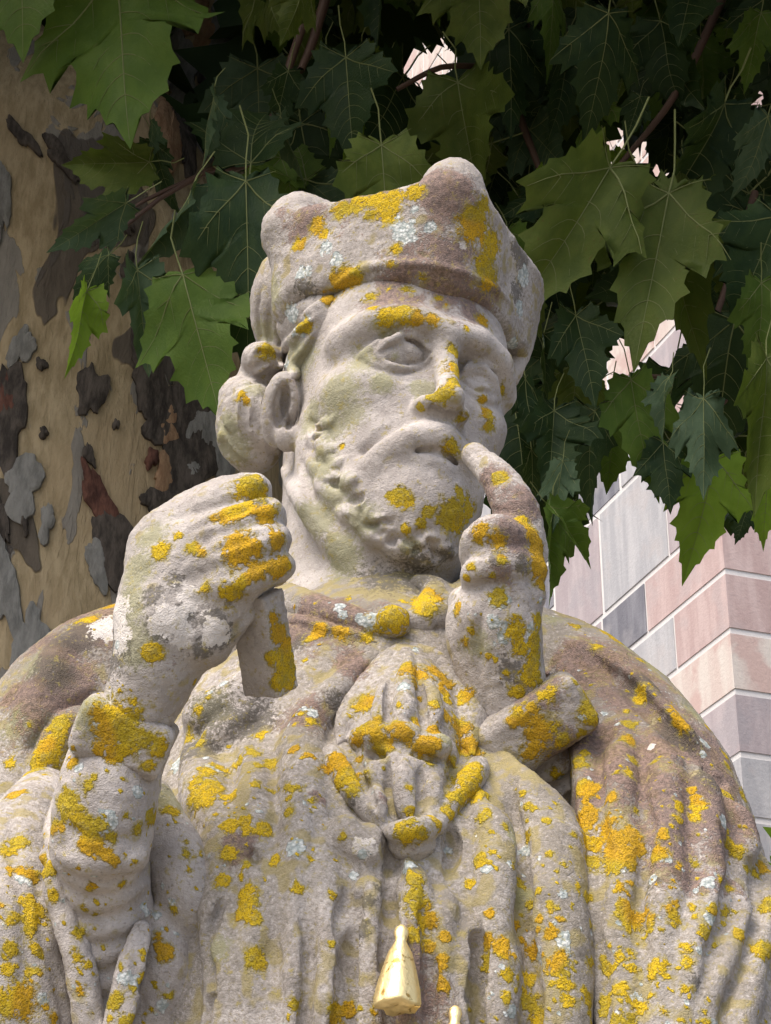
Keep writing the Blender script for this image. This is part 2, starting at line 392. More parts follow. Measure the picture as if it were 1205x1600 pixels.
B = SDF(); parts['robe'] = B
B.pell(560, 1330, .06, 380, 360, 300, 0)
B.pell(560, 1560, .04, 380, 420, 350, 60)
B.pchain([(590, 980, .06, 150), (600, 1120, .03, 220)], 60)
B.chain([A(600, 1700, .08), (0, .1, 1.45)], [.33, .35], .08)
B.freeze = len(B.ops)
# broad folds, then creases
B.stroke([(470, 1080, 32), (478, 1200, 37), (466, 1360, 39), (458, 1500, 39), (450, 1660, 43)], -0.18, 16)
B.stroke([(385, 1170, 39), (402, 1290, 37), (405, 1420, 37), (392, 1540, 39), (390, 1660, 39)], -0.21, 16)
B.stroke([(300, 1160, 48), (330, 1260, 43), (352, 1360, 37), (350, 1500, 37), (362, 1660, 39)], -0.18, 16)
B.stroke([(300, 1130, 43), (360, 1110, 48), (430, 1060, 43)], -0.21, 16)
B.stroke([(520, 1300, 32), (562, 1318, 39), (590, 1340, 28)], -0.12, 8)
B.stroke([(508, 1350, 28), (514, 1450, 32), (510, 1660, 37)], -0.12, 9)
B.stroke([(576, 1365, 24), (576, 1450, 28), (572, 1660, 30)], -0.12, 6)
B.stroke([(642, 1345, 35), (640, 1450, 37), (645, 1660, 39)], -0.09, 6)
B.stroke([(692, 1380, 22), (690, 1480, 26), (698, 1660, 26)], -0.12, 6)
B.stroke([(722, 1440, 19), (722, 1530, 22), (728, 1660, 24)], -0.09, 4)
B.stroke([(752, 1240, 28), (768, 1330, 35), (772, 1460, 35), (778, 1660, 37)], -0.09, 8)
B.stroke([(790, 1180, 39), (846, 1290, 52), (868, 1420, 54), (874, 1660, 58)], -0.15, 12)
B.stroke([(560, 1040, 24), (500, 1110, 26), (440, 1180, 22)], -0.24, 12)
B.stroke([(262, 1262, 15), (310, 1330, 26), (345, 1400, 24), (352, 1450, 13)], -0.06, 7)
B.stroke([(420, 1040, 15), (380, 1120, 28), (300, 1200, 24)], -0.16, 10)
B.stroke([(380, 1352, 13), (410, 1366, 19), (432, 1352, 13)], -0.06, 7)
B.stroke([(455, 1222, 11), (492, 1282, 22), (500, 1372, 24), (486, 1470, 17)], -0.16, 9)
B.freeze = len(B.ops)
B.groove([(545, 1372, 12.5), (541, 1450, 16.2), (536, 1560, 17.5), (534, 1670, 17.5)], -0.20, 8)
B.groove([(606, 1296, 10.0), (612, 1360, 13.8), (611, 1450, 13.8), (606, 1660, 12.5)], -0.30, 6)
B.groove([(698, 1286, 10.0), (706, 1330, 13.8), (700, 1372, 10.0)], -0.55, 4)
B.groove([(742, 1436, 5.0), (748, 1490, 12.5), (746, 1560, 13.8), (750, 1670, 13.8)], -0.30, 5)
B.groove([(672, 1380, 7.5), (668, 1480, 10.0), (672, 1670, 10.0)], -0.15, 6)
B.groove([(796, 1190, 10.0), (806, 1290, 12.5), (822, 1430, 13.8), (832, 1560, 15.0), (840, 1670, 15.0)], -0.25, 9)
B.groove([(436, 1380, 10.0), (430, 1480, 13.8), (424, 1660, 13.8)], 0.15, 12)
B.groove([(390, 1332, 10.0), (400, 1345, 12.5)], -0.35, 8)
B.groove([(545, 1205, 10.0), (556, 1260, 10.0), (590, 1310, 10.0)], -0.15, 6)
B.groove([(478, 1400, 6.2), (482, 1500, 10.0), (478, 1660, 10.0)], -0.15, 8)
B.groove([(330, 1556, 11.2), (322, 1480, 11.2), (342, 1420, 11.2)], -0.35, 6)
B.groove([(470, 1210, 6.2), (490, 1260, 7.5), (486, 1340, 6.2)], 0.00, 9)

for g in ([(562, 1372, 7), (557, 1450, 12), (550, 1560, 13), (548, 1690, 13)], [(609, 1296, 7), (613, 1370, 10), (612, 1450, 10), (606, 1690, 8)], [(703, 1286, 7), (707, 1330, 12), (700, 1366, 6)],
          [(744, 1436, 4), (750, 1490, 10), (748, 1560, 11), (752, 1690, 11)], [(800, 1200, 6), (812, 1310, 8), (828, 1440, 9), (840, 1690, 10)], [(350, 1396, 6), (338, 1446, 9), (318, 1484, 8)], [(340, 1550, 7), (326, 1590, 9), (332, 1690, 9)],
          [(392, 1330, 7), (402, 1350, 8)], [(476, 1420, 4), (480, 1520, 7), (474, 1690, 8)], [(600, 1020, 4), (560, 1080, 7), (520, 1140, 7), (505, 1166, 4)], [(664, 1390, 4), (668, 1470, 7), (670, 1690, 7)]):
    B.groove([(x, y, r * 1.3) for x, y, r in g], -1.2, 5)

B.pell(872, 1230, -.13, 62, 92, 90, 16, -20, sub=True)      # hollow under the far sleeve

# ---- collar, clasp
CO = SDF(); parts['collar'] = CO
CO.stroke([(412, 900, 20), (450, 934, 24), (520, 962, 25), (580, 980, 23), (612, 986, 20)], -.45, 5, on=B, taper=False)
CO.stroke([(440, 962, 12), (520, 990, 14), (590, 1004, 12)], -.55, 5, on=B)
CO.pchain([(612, 984, -.095, 22), (680, 968, -.08, 32), (745, 930, -.02, 38), (800, 900, .06, 40)], 6)
CO.pchain([(655, 915, -.055, 18), (680, 925, -.06, 26), (668, 960, -.085, 26)], 8)
CO.stroke([(613, 970, 26), (617, 971, 26)], -.05, 4, on=CO, taper=False)
CO.freeze = len(CO.ops)
CO.groove([(440, 968, 5), (520, 990, 5), (590, 1003, 5)], .0, 4)
CO.groove([(642, 945, 4), (644, 1000, 4)], .1, 4)

# ---- ribbon bow carved on the breast
W = SDF(); parts['ribbon'] = W
on = B
def wr(p, e=-.3, k=8): W.stroke(p, e, k, on=on)
wr([(634, 1008, 20), (632, 1060, 52), (632, 1120, 86), (634, 1180, 96), (640, 1240, 62), (645, 1300, 34)], -.72, 8)
wr([(632, 1004, 12), (590, 1062, 22), (552, 1118, 26), (524, 1164, 18)], -.2, 7)
wr([(640, 1004, 12), (694, 1052, 26), (726, 1110, 28), (740, 1180, 24)], -.2, 7)
wr([(508, 1168, 9), (524, 1186, 20), (548, 1228, 20), (590, 1284, 18), (622, 1318, 20)], -.1, 5)
wr([(756, 1188, 8), (738, 1208, 22), (712, 1250, 20), (688, 1284, 16), (662, 1318, 20)], -.1, 5)
wr([(616, 1312, 22), (645, 1322, 28), (672, 1308, 18)], +.05, 5)
W.freeze = len(W.ops)
def w2(p, e=-.3, k=4): W.stroke(p, e + .12, k)
w2([(640, 1020, 10), (632, 1080, 17), (625, 1140, 18)], -.25)
w2([(662, 1050, 8), (676, 1090, 16), (680, 1140, 16)], -.2)
w2([(604, 1060, 10), (596, 1110, 16), (590, 1150, 16)], -.2)
w2([(548, 1158, 16), (576, 1148, 22), (602, 1156, 18)], -.35, 8)
w2([(600, 1140, 14), (628, 1148, 22), (656, 1150, 16)], -.3, 8)
w2([(650, 1160, 14), (676, 1168, 22), (700, 1158, 16)], -.3, 8)
w2([(582, 1196, 15), (586, 1240, 17), (600, 1284, 14)], -.1)
w2([(634, 1186, 16), (634, 1240, 19), (638, 1290, 18)], .05)
w2([(678, 1206, 14), (676, 1250, 17), (668, 1290, 14)], -.1)
w2([(600, 1300, 16), (645, 1300, 24), (690, 1286, 14)], .0)
W.freeze = len(W.ops)
for g in ([(609, 1185, 6), (608, 1240, 8), (614, 1282, 7)], [(656, 1196, 6), (656, 1240, 7), (654, 1280, 6)], [(698, 1186, 8), (706, 1215, 9), (700, 1240, 7)],
          [(572, 1178, 8), (590, 1182, 9), (604, 1180, 7)], [(654, 1066, 5), (662, 1110, 7), (664, 1142, 6)], [(612, 1056, 4), (606, 1100, 7), (608, 1136, 6)],
          [(640, 1176, 5), (665, 1186, 7), (690, 1190, 7)], [(560, 1190, 7), (570, 1230, 8), (590, 1268, 6)], [(530, 1160, 4), (552, 1200, 5), (580, 1250, 5)]):
    W.groove([(x, y, r * 1.15) for x, y, r in g], -.9, 3)

# ---- cape over the shoulders
K = SDF(); parts['cape'] = K
K.pchain([(430, 1010, .06, 80), (250, 1060, .07, 130), (140, 1130, .06, 150), (70, 1260, .03, 150), (40, 1400, .02, 150)], 30)
K.pchain([(780, 1010, .06, 80), (900, 1110, .04, 130), (990, 1260, -.035, 166), (1020, 1420, -.10, 188), (1040, 1700, -.125, 228)], 30)
cutc = A(905, 1380, -.1)
K.freeze = len(K.ops)
K.stroke([(918, 1110, 14), (912, 1200, 26), (915, 1350, 28), (914, 1660, 30)], -0.18, 7)
K.stroke([(965, 1130, 24), (972, 1250, 34), (966, 1400, 34), (972, 1660, 36)], -0.33, 14)
K.stroke([(1020, 1140, 26), (1042, 1260, 36), (1036, 1420, 34), (1020, 1660, 34)], -0.36, 14)
K.stroke([(1070, 1180, 26), (1104, 1270, 32), (1106, 1380, 32), (1082, 1500, 34), (1050, 1660, 34)], -0.30, 12)
K.stroke([(880, 1000, 22), (960, 1050, 26), (1040, 1120, 22), (1100, 1180, 16)], -0.42, 11)
K.stroke([(1140, 1250, 20), (1168, 1310, 24), (1160, 1345, 18)], -0.18, 5)
K.stroke([(1150, 1360, 20), (1150, 1450, 24), (1110, 1560, 26), (1080, 1660, 26)], -0.24, 7)
K.stroke([(1196, 1340, 20), (1190, 1450, 26), (1160, 1560, 28), (1140, 1660, 28)], -0.24, 7)
K.freeze = len(K.ops)
K.groove([(905, 1010, 12.0), (985, 1082, 15.6), (1060, 1150, 16.8), (1108, 1200, 18.0), (1136, 1232, 12.0)], -0.20, 8)
K.groove([(1096, 1196, 9.6), (1120, 1215, 13.2), (1138, 1222, 9.6)], -0.45, 4)
K.groove([(1134, 1260, 6.0), (1142, 1330, 9.6), (1134, 1400, 10.8), (1124, 1460, 10.8), (1080, 1580, 12.0)], -0.25, 6)
K.groove([(1188, 1340, 7.2), (1180, 1420, 10.8), (1166, 1490, 10.8), (1124, 1600, 12.0)], -0.25, 6)
K.groove([(940, 1180, 9.6), (942, 1300, 10.8), (938, 1450, 10.8), (944, 1650, 10.8)], 0.05, 9)
K.groove([(1004, 1180, 9.6), (1008, 1300, 10.8), (1002, 1450, 10.8), (1000, 1650, 10.8)], 0.10, 9)
K.groove([(160, 1075, 12.0), (110, 1110, 14.4), (60, 1150, 14.4), (40, 1210, 12.0)], -0.15, 11)
K.stroke([(110, 1000, 30), (70, 1080, 30), (40, 1150, 26)], -.5, 20)
K.stroke([(130, 1110, 26), (90, 1160, 26), (60, 1220, 22)], -.4, 14)
K.groove([(846, 1010, 6), (880, 1080, 8), (915, 1110, 8)], .2, 10)
pbox(K, 700, 1420, -.15, 207, 330, 420, rd=4, k=5, sub=True)       # the cape's front edge hangs free of the breast

# ---- far sleeve between cuff and cape
SF = SDF(); parts['sleeve'] = SF
SF.pchain([(838, 1150, -.09, 62), (890, 1210, -.065, 72), (950, 1260, -.03, 84)], 8)
SF.freeze = len(SF.ops)
SF.stroke([(800, 1196, 16), (850, 1212, 18), (910, 1180, 16)], -.3, 8)
SF.stroke([(830, 1240, 14), (870, 1240, 16), (910, 1210, 14)], -.3, 8)
SF.freeze = len(SF.ops)
SF.groove([(810, 1215, 8), (860, 1232, 9), (910, 1200, 8)], .1, 8)
SF.groove([(850, 1258, 8), (880, 1256, 9), (912, 1230, 8)], .1, 8)
SF.groove([(850, 1180, 6), (880, 1150, 7), (912, 1116, 6)], .0, 5)

# ---- near side: raised forearm and its wide hanging sleeve
SL = SDF(); parts['sleeve_near'] = SL
SL.pchain([(190, 1170, -.26, 74), (168, 1250, -.265, 82), (158, 1320, -.255, 80)], 10)
SL.pchain([(158, 1330, -.235, 76), (165, 1450, -.20, 76), (180, 1700, -.12, 110)], 8)
SL.freeze = len(SL.ops)
SL.stroke([(88, 1336, 10), (130, 1348, 18), (190, 1346, 19), (240, 1326, 12)], -.75, 10)
for i, y in enumerate((1400, 1446, 1484, 1530, 1576)):
    SL.stroke([(96 + i * 7, y - 8, 8), (140 + i * 4, y + 8, 18), (186, y + 2, 16), (236, y - 22, 8)], -.42, 8)
SL.freeze = len(SL.ops)
SL.groove([(84, 1276, 5), (130, 1306, 6), (190, 1312, 6), (240, 1292, 5)], .2, 6)
SL.groove([(84, 1362, 7), (130, 1376, 9), (190, 1376, 9), (244, 1356, 7)], -.1, 6)
SO = SDF(); parts['sleeve_outer'] = SO
SO.pchain([(70, 1250, -.08, 50), (40, 1300, -.13, 66), (10, 1390, -.17, 88), (-10, 1520, -.18, 130), (0, 1700, -.16, 150)], 20)
SO.pchain([(100, 1230, -.17, 14), (84, 1330, -.235, 22), (98, 1420, -.235, 22), (128, 1520, -.23, 26), (150, 1680, -.21, 30)], 16)
SO.pchain([(246, 1240, -.195, 24), (272, 1330, -.20, 46), (292, 1410, -.20, 46), (300, 1480, -.18, 36), (320, 1560, -.16, 30), (330, 1680, -.14, 36)], 10)
SO.pchain([(222, 1452, -.235, 16), (196, 1530, -.24, 22), (172, 1680, -.23, 26)], 8)
SO.pchain([(246, 1446, -.2, 30), (262, 1520, -.195, 44), (246, 1600, -.18, 48), (230, 1700, -.17, 50)], 10)
SO.freeze = len(SO.ops)
SO.stroke([(232, 1452, 8), (215, 1530, 10), (196, 1660, 12)], -.2, 6)
SO.freeze = len(SO.ops)
SO.groove([(206, 1500, 6), (222, 1560, 7), (206, 1660, 7)], .1, 6)
SO.groove([(330, 1392, 6), (336, 1430, 7), (318, 1474, 7), (300, 1490, 6)], .2, 6)
SO.groove([(20, 1270, 8), (30, 1380, 9), (44, 1500, 9), (60, 1660, 10)], .35, 14)
SO.groove([(60, 1300, 6), (62, 1400, 8), (88, 1520, 8), (110, 1660, 8)], .3, 10)

# ---- cuffs
CL = SDF(); parts['cuff'] = CL
pbox(CL, 196, 1152, -.283, 76, 47, 62, rot=22, rd=20)
CL.freeze = len(CL.ops)
CL.groove([(130, 1176, 5), (190, 1205, 6), (250, 1228, 5)], .2, 5)
CR = SDF(); parts['cuff_far'] = CR
pbox(CR, 832, 1136, -.118, 96, 50, 66, rot=-32, rd=24)

# ---- near hand: a fist seen from its back
HL = SDF(); parts['hand'] = HL
HL.pchain([(205, 1150, -.285, 50), (232, 1075, -.30, 64), (262, 985, -.31, 82)], 10)
HL.pell(285, 930, -.315, 96, 112, 62, 30, 30)
HL.pell(275, 862, -.31, 76, 84, 58, 30, 40)
HL.pchain([(300, 805, -.31, 42), (345, 780, -.325, 36), (386, 768, -.31, 30)], 16)
HL.freeze = len(HL.ops)
HL.pchain([(290, 815, -.32, 38), (345, 786, -.34, 34), (396, 764, -.335, 26), (402, 778, -.29, 24)], 14)
HL.pchain([(300, 850, -.33, 38), (365, 822, -.352, 33), (422, 802, -.345, 25), (425, 815, -.29, 24)], 11)
HL.pchain([(310, 890, -.33, 38), (375, 864, -.356, 33), (432, 842, -.348, 24), (430, 855, -.29, 24)], 11)
HL.pchain([(320, 930, -.33, 36), (380, 908, -.352, 33), (438, 884, -.343, 24), (430, 895, -.29, 24)], 11)
HL.pchain([(320, 1000, -.32, 48), (370, 950, -.33, 34), (410, 915, -.32, 24)], 16)
HL.freeze = len(HL.ops)
for g in ([(300, 826, 5), (350, 808, 7), (400, 786, 7), (430, 776, 6)], [(320, 866, 4), (370, 846, 6), (430, 824, 6)], [(330, 906, 4), (380, 888, 6), (440, 866, 5)],
          [(350, 1000, 5), (400, 950, 6), (440, 915, 6)]):
    HL.groove(g, .1, 8)

# ---- the broken staff stub in the fist
TB = SDF(); parts['tablet'] = TB
pbox(TB, 412, 1004, -.30, 30, 82, 34, rot=-15, rd=3, yaw=-58)

# ---- far hand: forefinger raised to the mouth
HN = SDF(); parts['hand_far'] = HN
HN.pchain([(812, 1150, -.10, 56), (796, 1070, -.12, 58), (776, 970, -.14, 70)], 10)
HN.pell(788, 890, -.14, 62, 84, 56, 26, -8)
HN.pchain([(818, 860, -.14, 40), (806, 800, -.15, 37), (778, 750, -.138, 28), (740, 710, -.12, 21)], 10)
HN.freeze = len(HN.ops)
HN.pchain([(815, 852, -.155, 34), (772, 836, -.18, 34), (742, 852, -.17, 26), (744, 880, -.15, 24)], 12)
HN.pchain([(822, 892, -.155, 34), (778, 886, -.18, 32), (744, 896, -.17, 25), (746, 918, -.15, 22)], 11)
HN.pchain([(822, 932, -.15, 32), (784, 930, -.168, 28), (756, 938, -.155, 22)], 12)
HN.pchain([(722, 940, -.13, 22), (722, 1010, -.13, 24), (752, 1090, -.12, 24)], 14)
HN.freeze = len(HN.ops)
HN.groove([(756, 950, 8), (742, 1000, 10), (750, 1060, 8)], .2, 10)
HN.groove([(730, 872, 5), (770, 862, 6), (800, 868, 4)], .1, 7)
HN.groove([(738, 915, 5), (764, 910, 6), (790, 914, 4)], .1, 7)
HN.groove([(762, 800, 4), (784, 796, 5)], .2, 6)
HN.groove([(752, 760, 3), (776, 752, 4), (796, 742, 3)], .3, 6)
HN.groove([(728, 712, 2), (738, 706, 2.5), (750, 706, 2)], .2, 2)
# ------------------------------------------------------------------ stone paint: lichens, stains and some painted shade
YEL = """440,985,11 446,1020,12 452,1048,12 440,1056,8 434,965,8 457,1064,8 430,1030,6
755,262,15 768,288,16 748,350,22 772,386,17 764,420,22 738,345,13 760,320,10 528,323,12 555,315,14 585,308,15 610,304,15 640,299,10 600,326,12 575,330,8
462,378,10 490,346,10 500,360,8 613,385,8 604,411,8 524,438,13 545,432,11 508,458,8 578,458,9 602,445,7 638,447,9 655,440,8 690,463,8 700,470,6 578,472,7
600,486,12 625,480,12 650,488,9 680,495,8 756,496,10 735,506,5 712,546,9 712,570,13 716,592,9 690,608,14 674,613,7 765,640,10 770,666,9 790,612,9 762,622,7
655,640,4 726,657,8 709,700,13 722,690,7 620,775,11 642,779,7 606,770,6 716,800,20 736,795,15 700,806,10 727,770,9 672,795,6 625,820,6 660,815,5 530,695,5
412,548,11 426,545,7 375,610,9 390,622,8 470,505,9
396,752,20 412,768,16 380,790,13 350,802,12 330,810,7 426,800,15 440,838,13 372,858,24 396,850,12 345,852,9 437,880,14 450,886,11 402,886,12 385,906,12 360,928,15
342,930,7 300,850,9 311,862,10 275,835,6 312,914,9 250,852,10 232,1013,8
184,1128,28 202,1146,20 165,1114,12 216,1155,9 240,1166,10 190,1182,7 150,1160,7
86,1130,14 76,1170,20 56,1172,14 95,1150,11 45,1196,10 20,1232,12 15,1180,8
100,1258,16 76,1288,10 70,1312,12 60,1342,7 52,1362,9 56,1420,14 46,1442,10 30,1430,7 35,1560,20 66,1482,7 16,1352,7 30,1312,9 20,1480,8 80,1395,6 180,1302,6 160,1285,5
290,1150,10 322,1200,15 332,1222,17 310,1236,18 300,1212,12 352,1242,12 350,1196,10 370,1180,11 392,1170,11 422,1190,10 400,1146,8 240,1282,12 270,1266,9 356,1280,8
376,1276,8 416,1290,9 426,1342,9 385,1412,15 380,1390,9 396,1432,8 402,1495,12 465,1390,7 525,1582,12 546,1576,8 520,1470,5 520,1392,6 530,1342,6 530,1302,6 318,1238,8 440,1230,7
561,1095,14 576,1126,17 555,1142,15 546,1162,11 582,1150,11 530,1182,15 550,1202,17 562,1218,11 600,1132,8 622,1141,9 642,1151,9 660,1161,13 656,1122,8 682,1132,8
640,1036,17 662,1046,15 690,1046,13 702,1062,13 652,1062,9 720,1082,10 702,1112,11 722,1132,15 736,1162,17 726,1202,18 736,1222,16 716,1236,13 742,1192,13 754,1266,8 762,1232,7
640,1282,11 620,1291,13 632,1302,15 662,1302,9 690,1276,10 706,1262,8 636,1266,8 646,1231,6 641,1372,11 656,1412,17 662,1432,15 650,1396,12 630,1402,8 651,1452,11 666,1472,9
690,1502,9 681,1532,8 702,1542,6 690,1462,7 616,964,20 671,926,17 664,941,13 541,930,7 480,990,9 502,1002,7 580,990,8 455,1010,7 745,1340,7 735,1380,6 760,1420,6
836,1050,15 841,1022,11 851,1082,13 831,1102,11 820,1120,13 836,1141,19 831,1166,16 851,1151,14 801,1121,8 886,1201,11 901,1186,9 880,1161,8 870,1215,8
779,741,9 846,852,12 851,882,14 836,831,10 821,811,8 851,911,8 806,991,12 846,962,9 841,1002,9 740,836,9 751,821,7 731,881,7 776,846,9 790,871,6 765,905,5 722,905,6
931,1110,15 924,1100,10 915,1151,6 931,1221,6 951,1236,6 916,1282,12 921,1312,15 941,1292,13 952,1312,18 961,1342,13 976,1332,11 991,1302,9 996,1322,9 1021,1331,10 1036,1306,6
926,1342,11 986,1342,8 1086,1241,6 1086,1349,9 971,1381,6 981,1422,11 991,1442,13 1001,1462,11 991,1482,8 1021,1511,10 1061,1432,10 1066,1472,11 1071,1502,9 1061,1411,8 1071,1541,8
926,1496,8 966,1491,6 961,1591,8 996,1571,6 1196,1401,12 1196,1481,12 1151,1331,10 1136,1421,8 1141,1381,7 915,1230,8 917,1190,6 920,1400,7 930,1440,6 1030,1450,5 945,1560,6
831,1481,10 871,1511,15 881,1531,13 886,1556,11 831,1531,11 831,1561,15 841,1591,15 811,1441,6 826,1411,5 806,1351,6 855,1450,6 840,1390,5 795,1290,6 870,1430,5"""
PALE = """625,358,17 645,322,10 668,350,8 612,345,9 640,340,7 575,966,17 590,972,10 830,390,12 826,430,12 818,480,12 806,540,10 838,985,9 832,1010,9 850,940,7 650,1010,7 560,1330,9 545,1360,10
630,1345,12 700,1330,6 470,1100,8 462,500,14 450,480,12 520,400,10 470,420,14 500,380,12 440,560,8 1015,1370,10 1110,1430,9 1095,1480,8 480,1250,6"""
WHITE = """172,945,24 165,975,26 180,995,18 178,962,22 300,930,22 270,960,24 340,985,16 290,990,16 870,952,5 1168,1188,5 1015,1160,5 730,380,6 560,1320,16"""
RUST = """700,440,58 620,438,42 770,460,40 640,466,36 690,468,34 620,462,30 740,476,30 660,462,30 590,462,22 470,330,40 560,300,50 700,290,50 760,265,30 800,350,40 1000,1060,90 1080,1150,90 930,1020,80 1000,1200,100 1080,1270,90 960,1130,70 1150,1260,80 1060,1330,60 1120,1330,50 1190,1280,60
120,1000,90 60,1080,80 150,950,60 90,1060,70 480,1110,40 450,1080,36 790,780,45 760,745,30 800,840,45 480,960,60 520,950,60 640,1480,40 650,1550,50 840,1080,40 780,900,30 370,1320,20 500,1240,16 545,1030,30 610,1250,20 870,1160,30"""
MOSS = """205,880,30 195,940,30 200,1000,30 230,830,30 345,660,30 370,700,30 395,600,26 470,560,30 480,650,30 500,720,32 520,760,30 560,810,28 590,590,20 520,610,40 510,660,36 545,640,30 480,810,36 520,860,36 560,560,24 600,510,20
60,1020,50 30,1120,50 140,1110,40 660,600,14 420,450,30 405,520,24 740,1010,26 700,1150,20 270,1240,30 330,1100,40 1000,1020,40 1090,1110,40 1150,1180,40 860,960,20 640,850,14 330,1480,24 800,1300,20 815,1400,20 620,550,10"""
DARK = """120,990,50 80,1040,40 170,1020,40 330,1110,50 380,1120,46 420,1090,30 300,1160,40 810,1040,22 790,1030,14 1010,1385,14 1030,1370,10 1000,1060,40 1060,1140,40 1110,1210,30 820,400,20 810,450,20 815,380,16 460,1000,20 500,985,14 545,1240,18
600,1380,16 570,1400,16 560,1440,20 640,1350,14 820,880,14 775,870,10 640,900,40 600,900,40 700,870,20 520,1090,20 1100,1460,16 1090,1530,20 290,955,20 250,970,18 330,960,14 350,1000,16 280,900,12 235,930,14 360,940,10 320,1020,18 405,780,8 470,440,20"""  # dark crust, plus shade painted below the fist and beard and in folds
KINDS = ('yellow', 'pale', 'white', 'rust', 'moss', 'dark')
def blobs(txt): return np.array([[float(v) for v in w.split(',')] for w in txt.split()])
RES = {'head': .0019, 'hair': .0021, 'hair_far': .003, 'cap': .0022, 'robe': .0029, 'cape': .0030, 'ribbon': .0019, 'hand': .002, 'hand_far': .002, 'collar': .0022, 'tablet': .0018, 'cuff': .002, 'cuff_far': .002}
MESH = {}
for n, S in parts.items():
    P, Q = mesh_sdf(S, RES.get(n, .0027), zmin=1.5 if S.s == 1.0 else None); Nn = vnormals(P, Q)
    amp = {'tablet': .2, 'cuff': .5, 'cuff_far': .5, 'head': .28, 'cap': .8, 'hand': .55, 'hand_far': .55, 'hair': .5, 'ribbon': .6}.get(n, .55)
    P = P + Nn * (((fbm(P * 16, 2) - .5) * .009 + (fbm(P * 60, 3) - .5) * .0042) * amp + (fbm(P * 190, 2) - .5) * (.0011 if n == 'head' else .002))[:, None]
    MESH[n] = (P, Q, Nn)
# what the eye meets first along each sight line (for placing crusts, stains and painted shade)
_allP = np.concatenate([m[0] for m in MESH.values()]); _px = proj(_allP); _z = (_allP - CAM) @ FW
_g = np.floor(_px / 4).astype(int); _in = (_g >= 0).all(1) & (_g[:, 0] < 302) & (_g[:, 1] < 401); _id = np.nonzero(_in)[0][np.argsort(-_z[_in])]
ZB = np.full((302, 401), -1, np.int64); ZB[_g[_id, 0], _g[_id, 1]] = _id
def first_hit(px, py):
    gx = np.clip((np.asarray(px) / 4).astype(int), 1, 300); gy = np.clip((np.asarray(py) / 4).astype(int), 1, 399)
    best = np.full(len(gx), 9.0); idx = np.zeros(len(gx), np.int64)
    for a in (-1, 0, 1):
        for b in (-1, 0, 1):
            k = ZB[gx + a, gy + b]; z = np.where(k >= 0, _z[k], 9.0); m = z < best; best[m] = z[m]; idx[m] = k[m]
    return _allP[idx], best < 8
STAIN_SHADE = {}
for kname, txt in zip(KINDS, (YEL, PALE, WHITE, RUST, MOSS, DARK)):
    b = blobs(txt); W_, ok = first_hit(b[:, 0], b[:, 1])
    STAIN_SHADE[kname] = [(w, M(r * (1.45 if kname == 'yellow' else 1.15), w)) for w, r, o in zip(W_, b[:, 2], ok) if o]
# scatter of small crusts over the weathered garments
xs = rng.uniform(0, 1205, 1500); ys = rng.uniform(930, 1600, 1500); W_, ok = first_hit(xs, ys)
for i in np.nonzero(ok)[0]:
    if fbm(W_[i:i + 1] * 9 + 3, 2)[0] > (.42 if 430 < xs[i] < 1000 else .5):
        STAIN_SHADE['yellow' if rng.random() < .75 else 'pale'].append((W_[i], M(2.2 + 13 * rng.random() ** 2.8, W_[i])))

def paint(me, P, part):
    P = P.astype(np.float32); wob = ((fbm(P * 30, 3) - .5) * .014)
    nm = fbm(P * 42 + 3, 4)
    for nname, v in (('n_big', fbm(P * 9, 3)), ('n_mid', nm), ('n_hue', fbm(P * 22 + 40, 2)), ('n_olive', fbm(P * 75 + 9, 3))):
        me.attributes.new(nname, 'FLOAT', 'POINT').data.foreach_set('value', v.astype(np.float32))
    C = .03; g = np.floor((P - P.min(0)) / C).astype(np.int64); dim = g.max(0) + 1
    key = (g[:, 0] * dim[1] + g[:, 1]) * dim[2] + g[:, 2]; order = np.argsort(key, kind='stable'); sk = key[order]; mn = P.min(0)
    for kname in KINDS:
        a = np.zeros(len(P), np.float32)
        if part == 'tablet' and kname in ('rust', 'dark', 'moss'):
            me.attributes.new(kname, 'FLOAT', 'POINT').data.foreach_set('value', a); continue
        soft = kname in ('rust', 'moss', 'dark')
        for c, r in STAIN_SHADE[kname]:
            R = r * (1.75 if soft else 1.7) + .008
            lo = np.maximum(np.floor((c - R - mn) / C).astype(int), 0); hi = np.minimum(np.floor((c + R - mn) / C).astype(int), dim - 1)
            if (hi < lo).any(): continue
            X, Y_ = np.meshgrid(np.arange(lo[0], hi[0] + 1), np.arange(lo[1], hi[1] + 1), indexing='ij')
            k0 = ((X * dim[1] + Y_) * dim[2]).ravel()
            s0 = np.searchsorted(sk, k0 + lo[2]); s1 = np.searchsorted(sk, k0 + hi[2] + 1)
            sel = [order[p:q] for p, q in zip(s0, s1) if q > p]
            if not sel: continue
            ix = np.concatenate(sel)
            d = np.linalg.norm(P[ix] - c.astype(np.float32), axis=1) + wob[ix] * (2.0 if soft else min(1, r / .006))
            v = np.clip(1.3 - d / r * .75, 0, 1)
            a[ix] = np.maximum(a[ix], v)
        at = me.attributes.new(kname, 'FLOAT', 'POINT'); at.data.foreach_set('value', a)

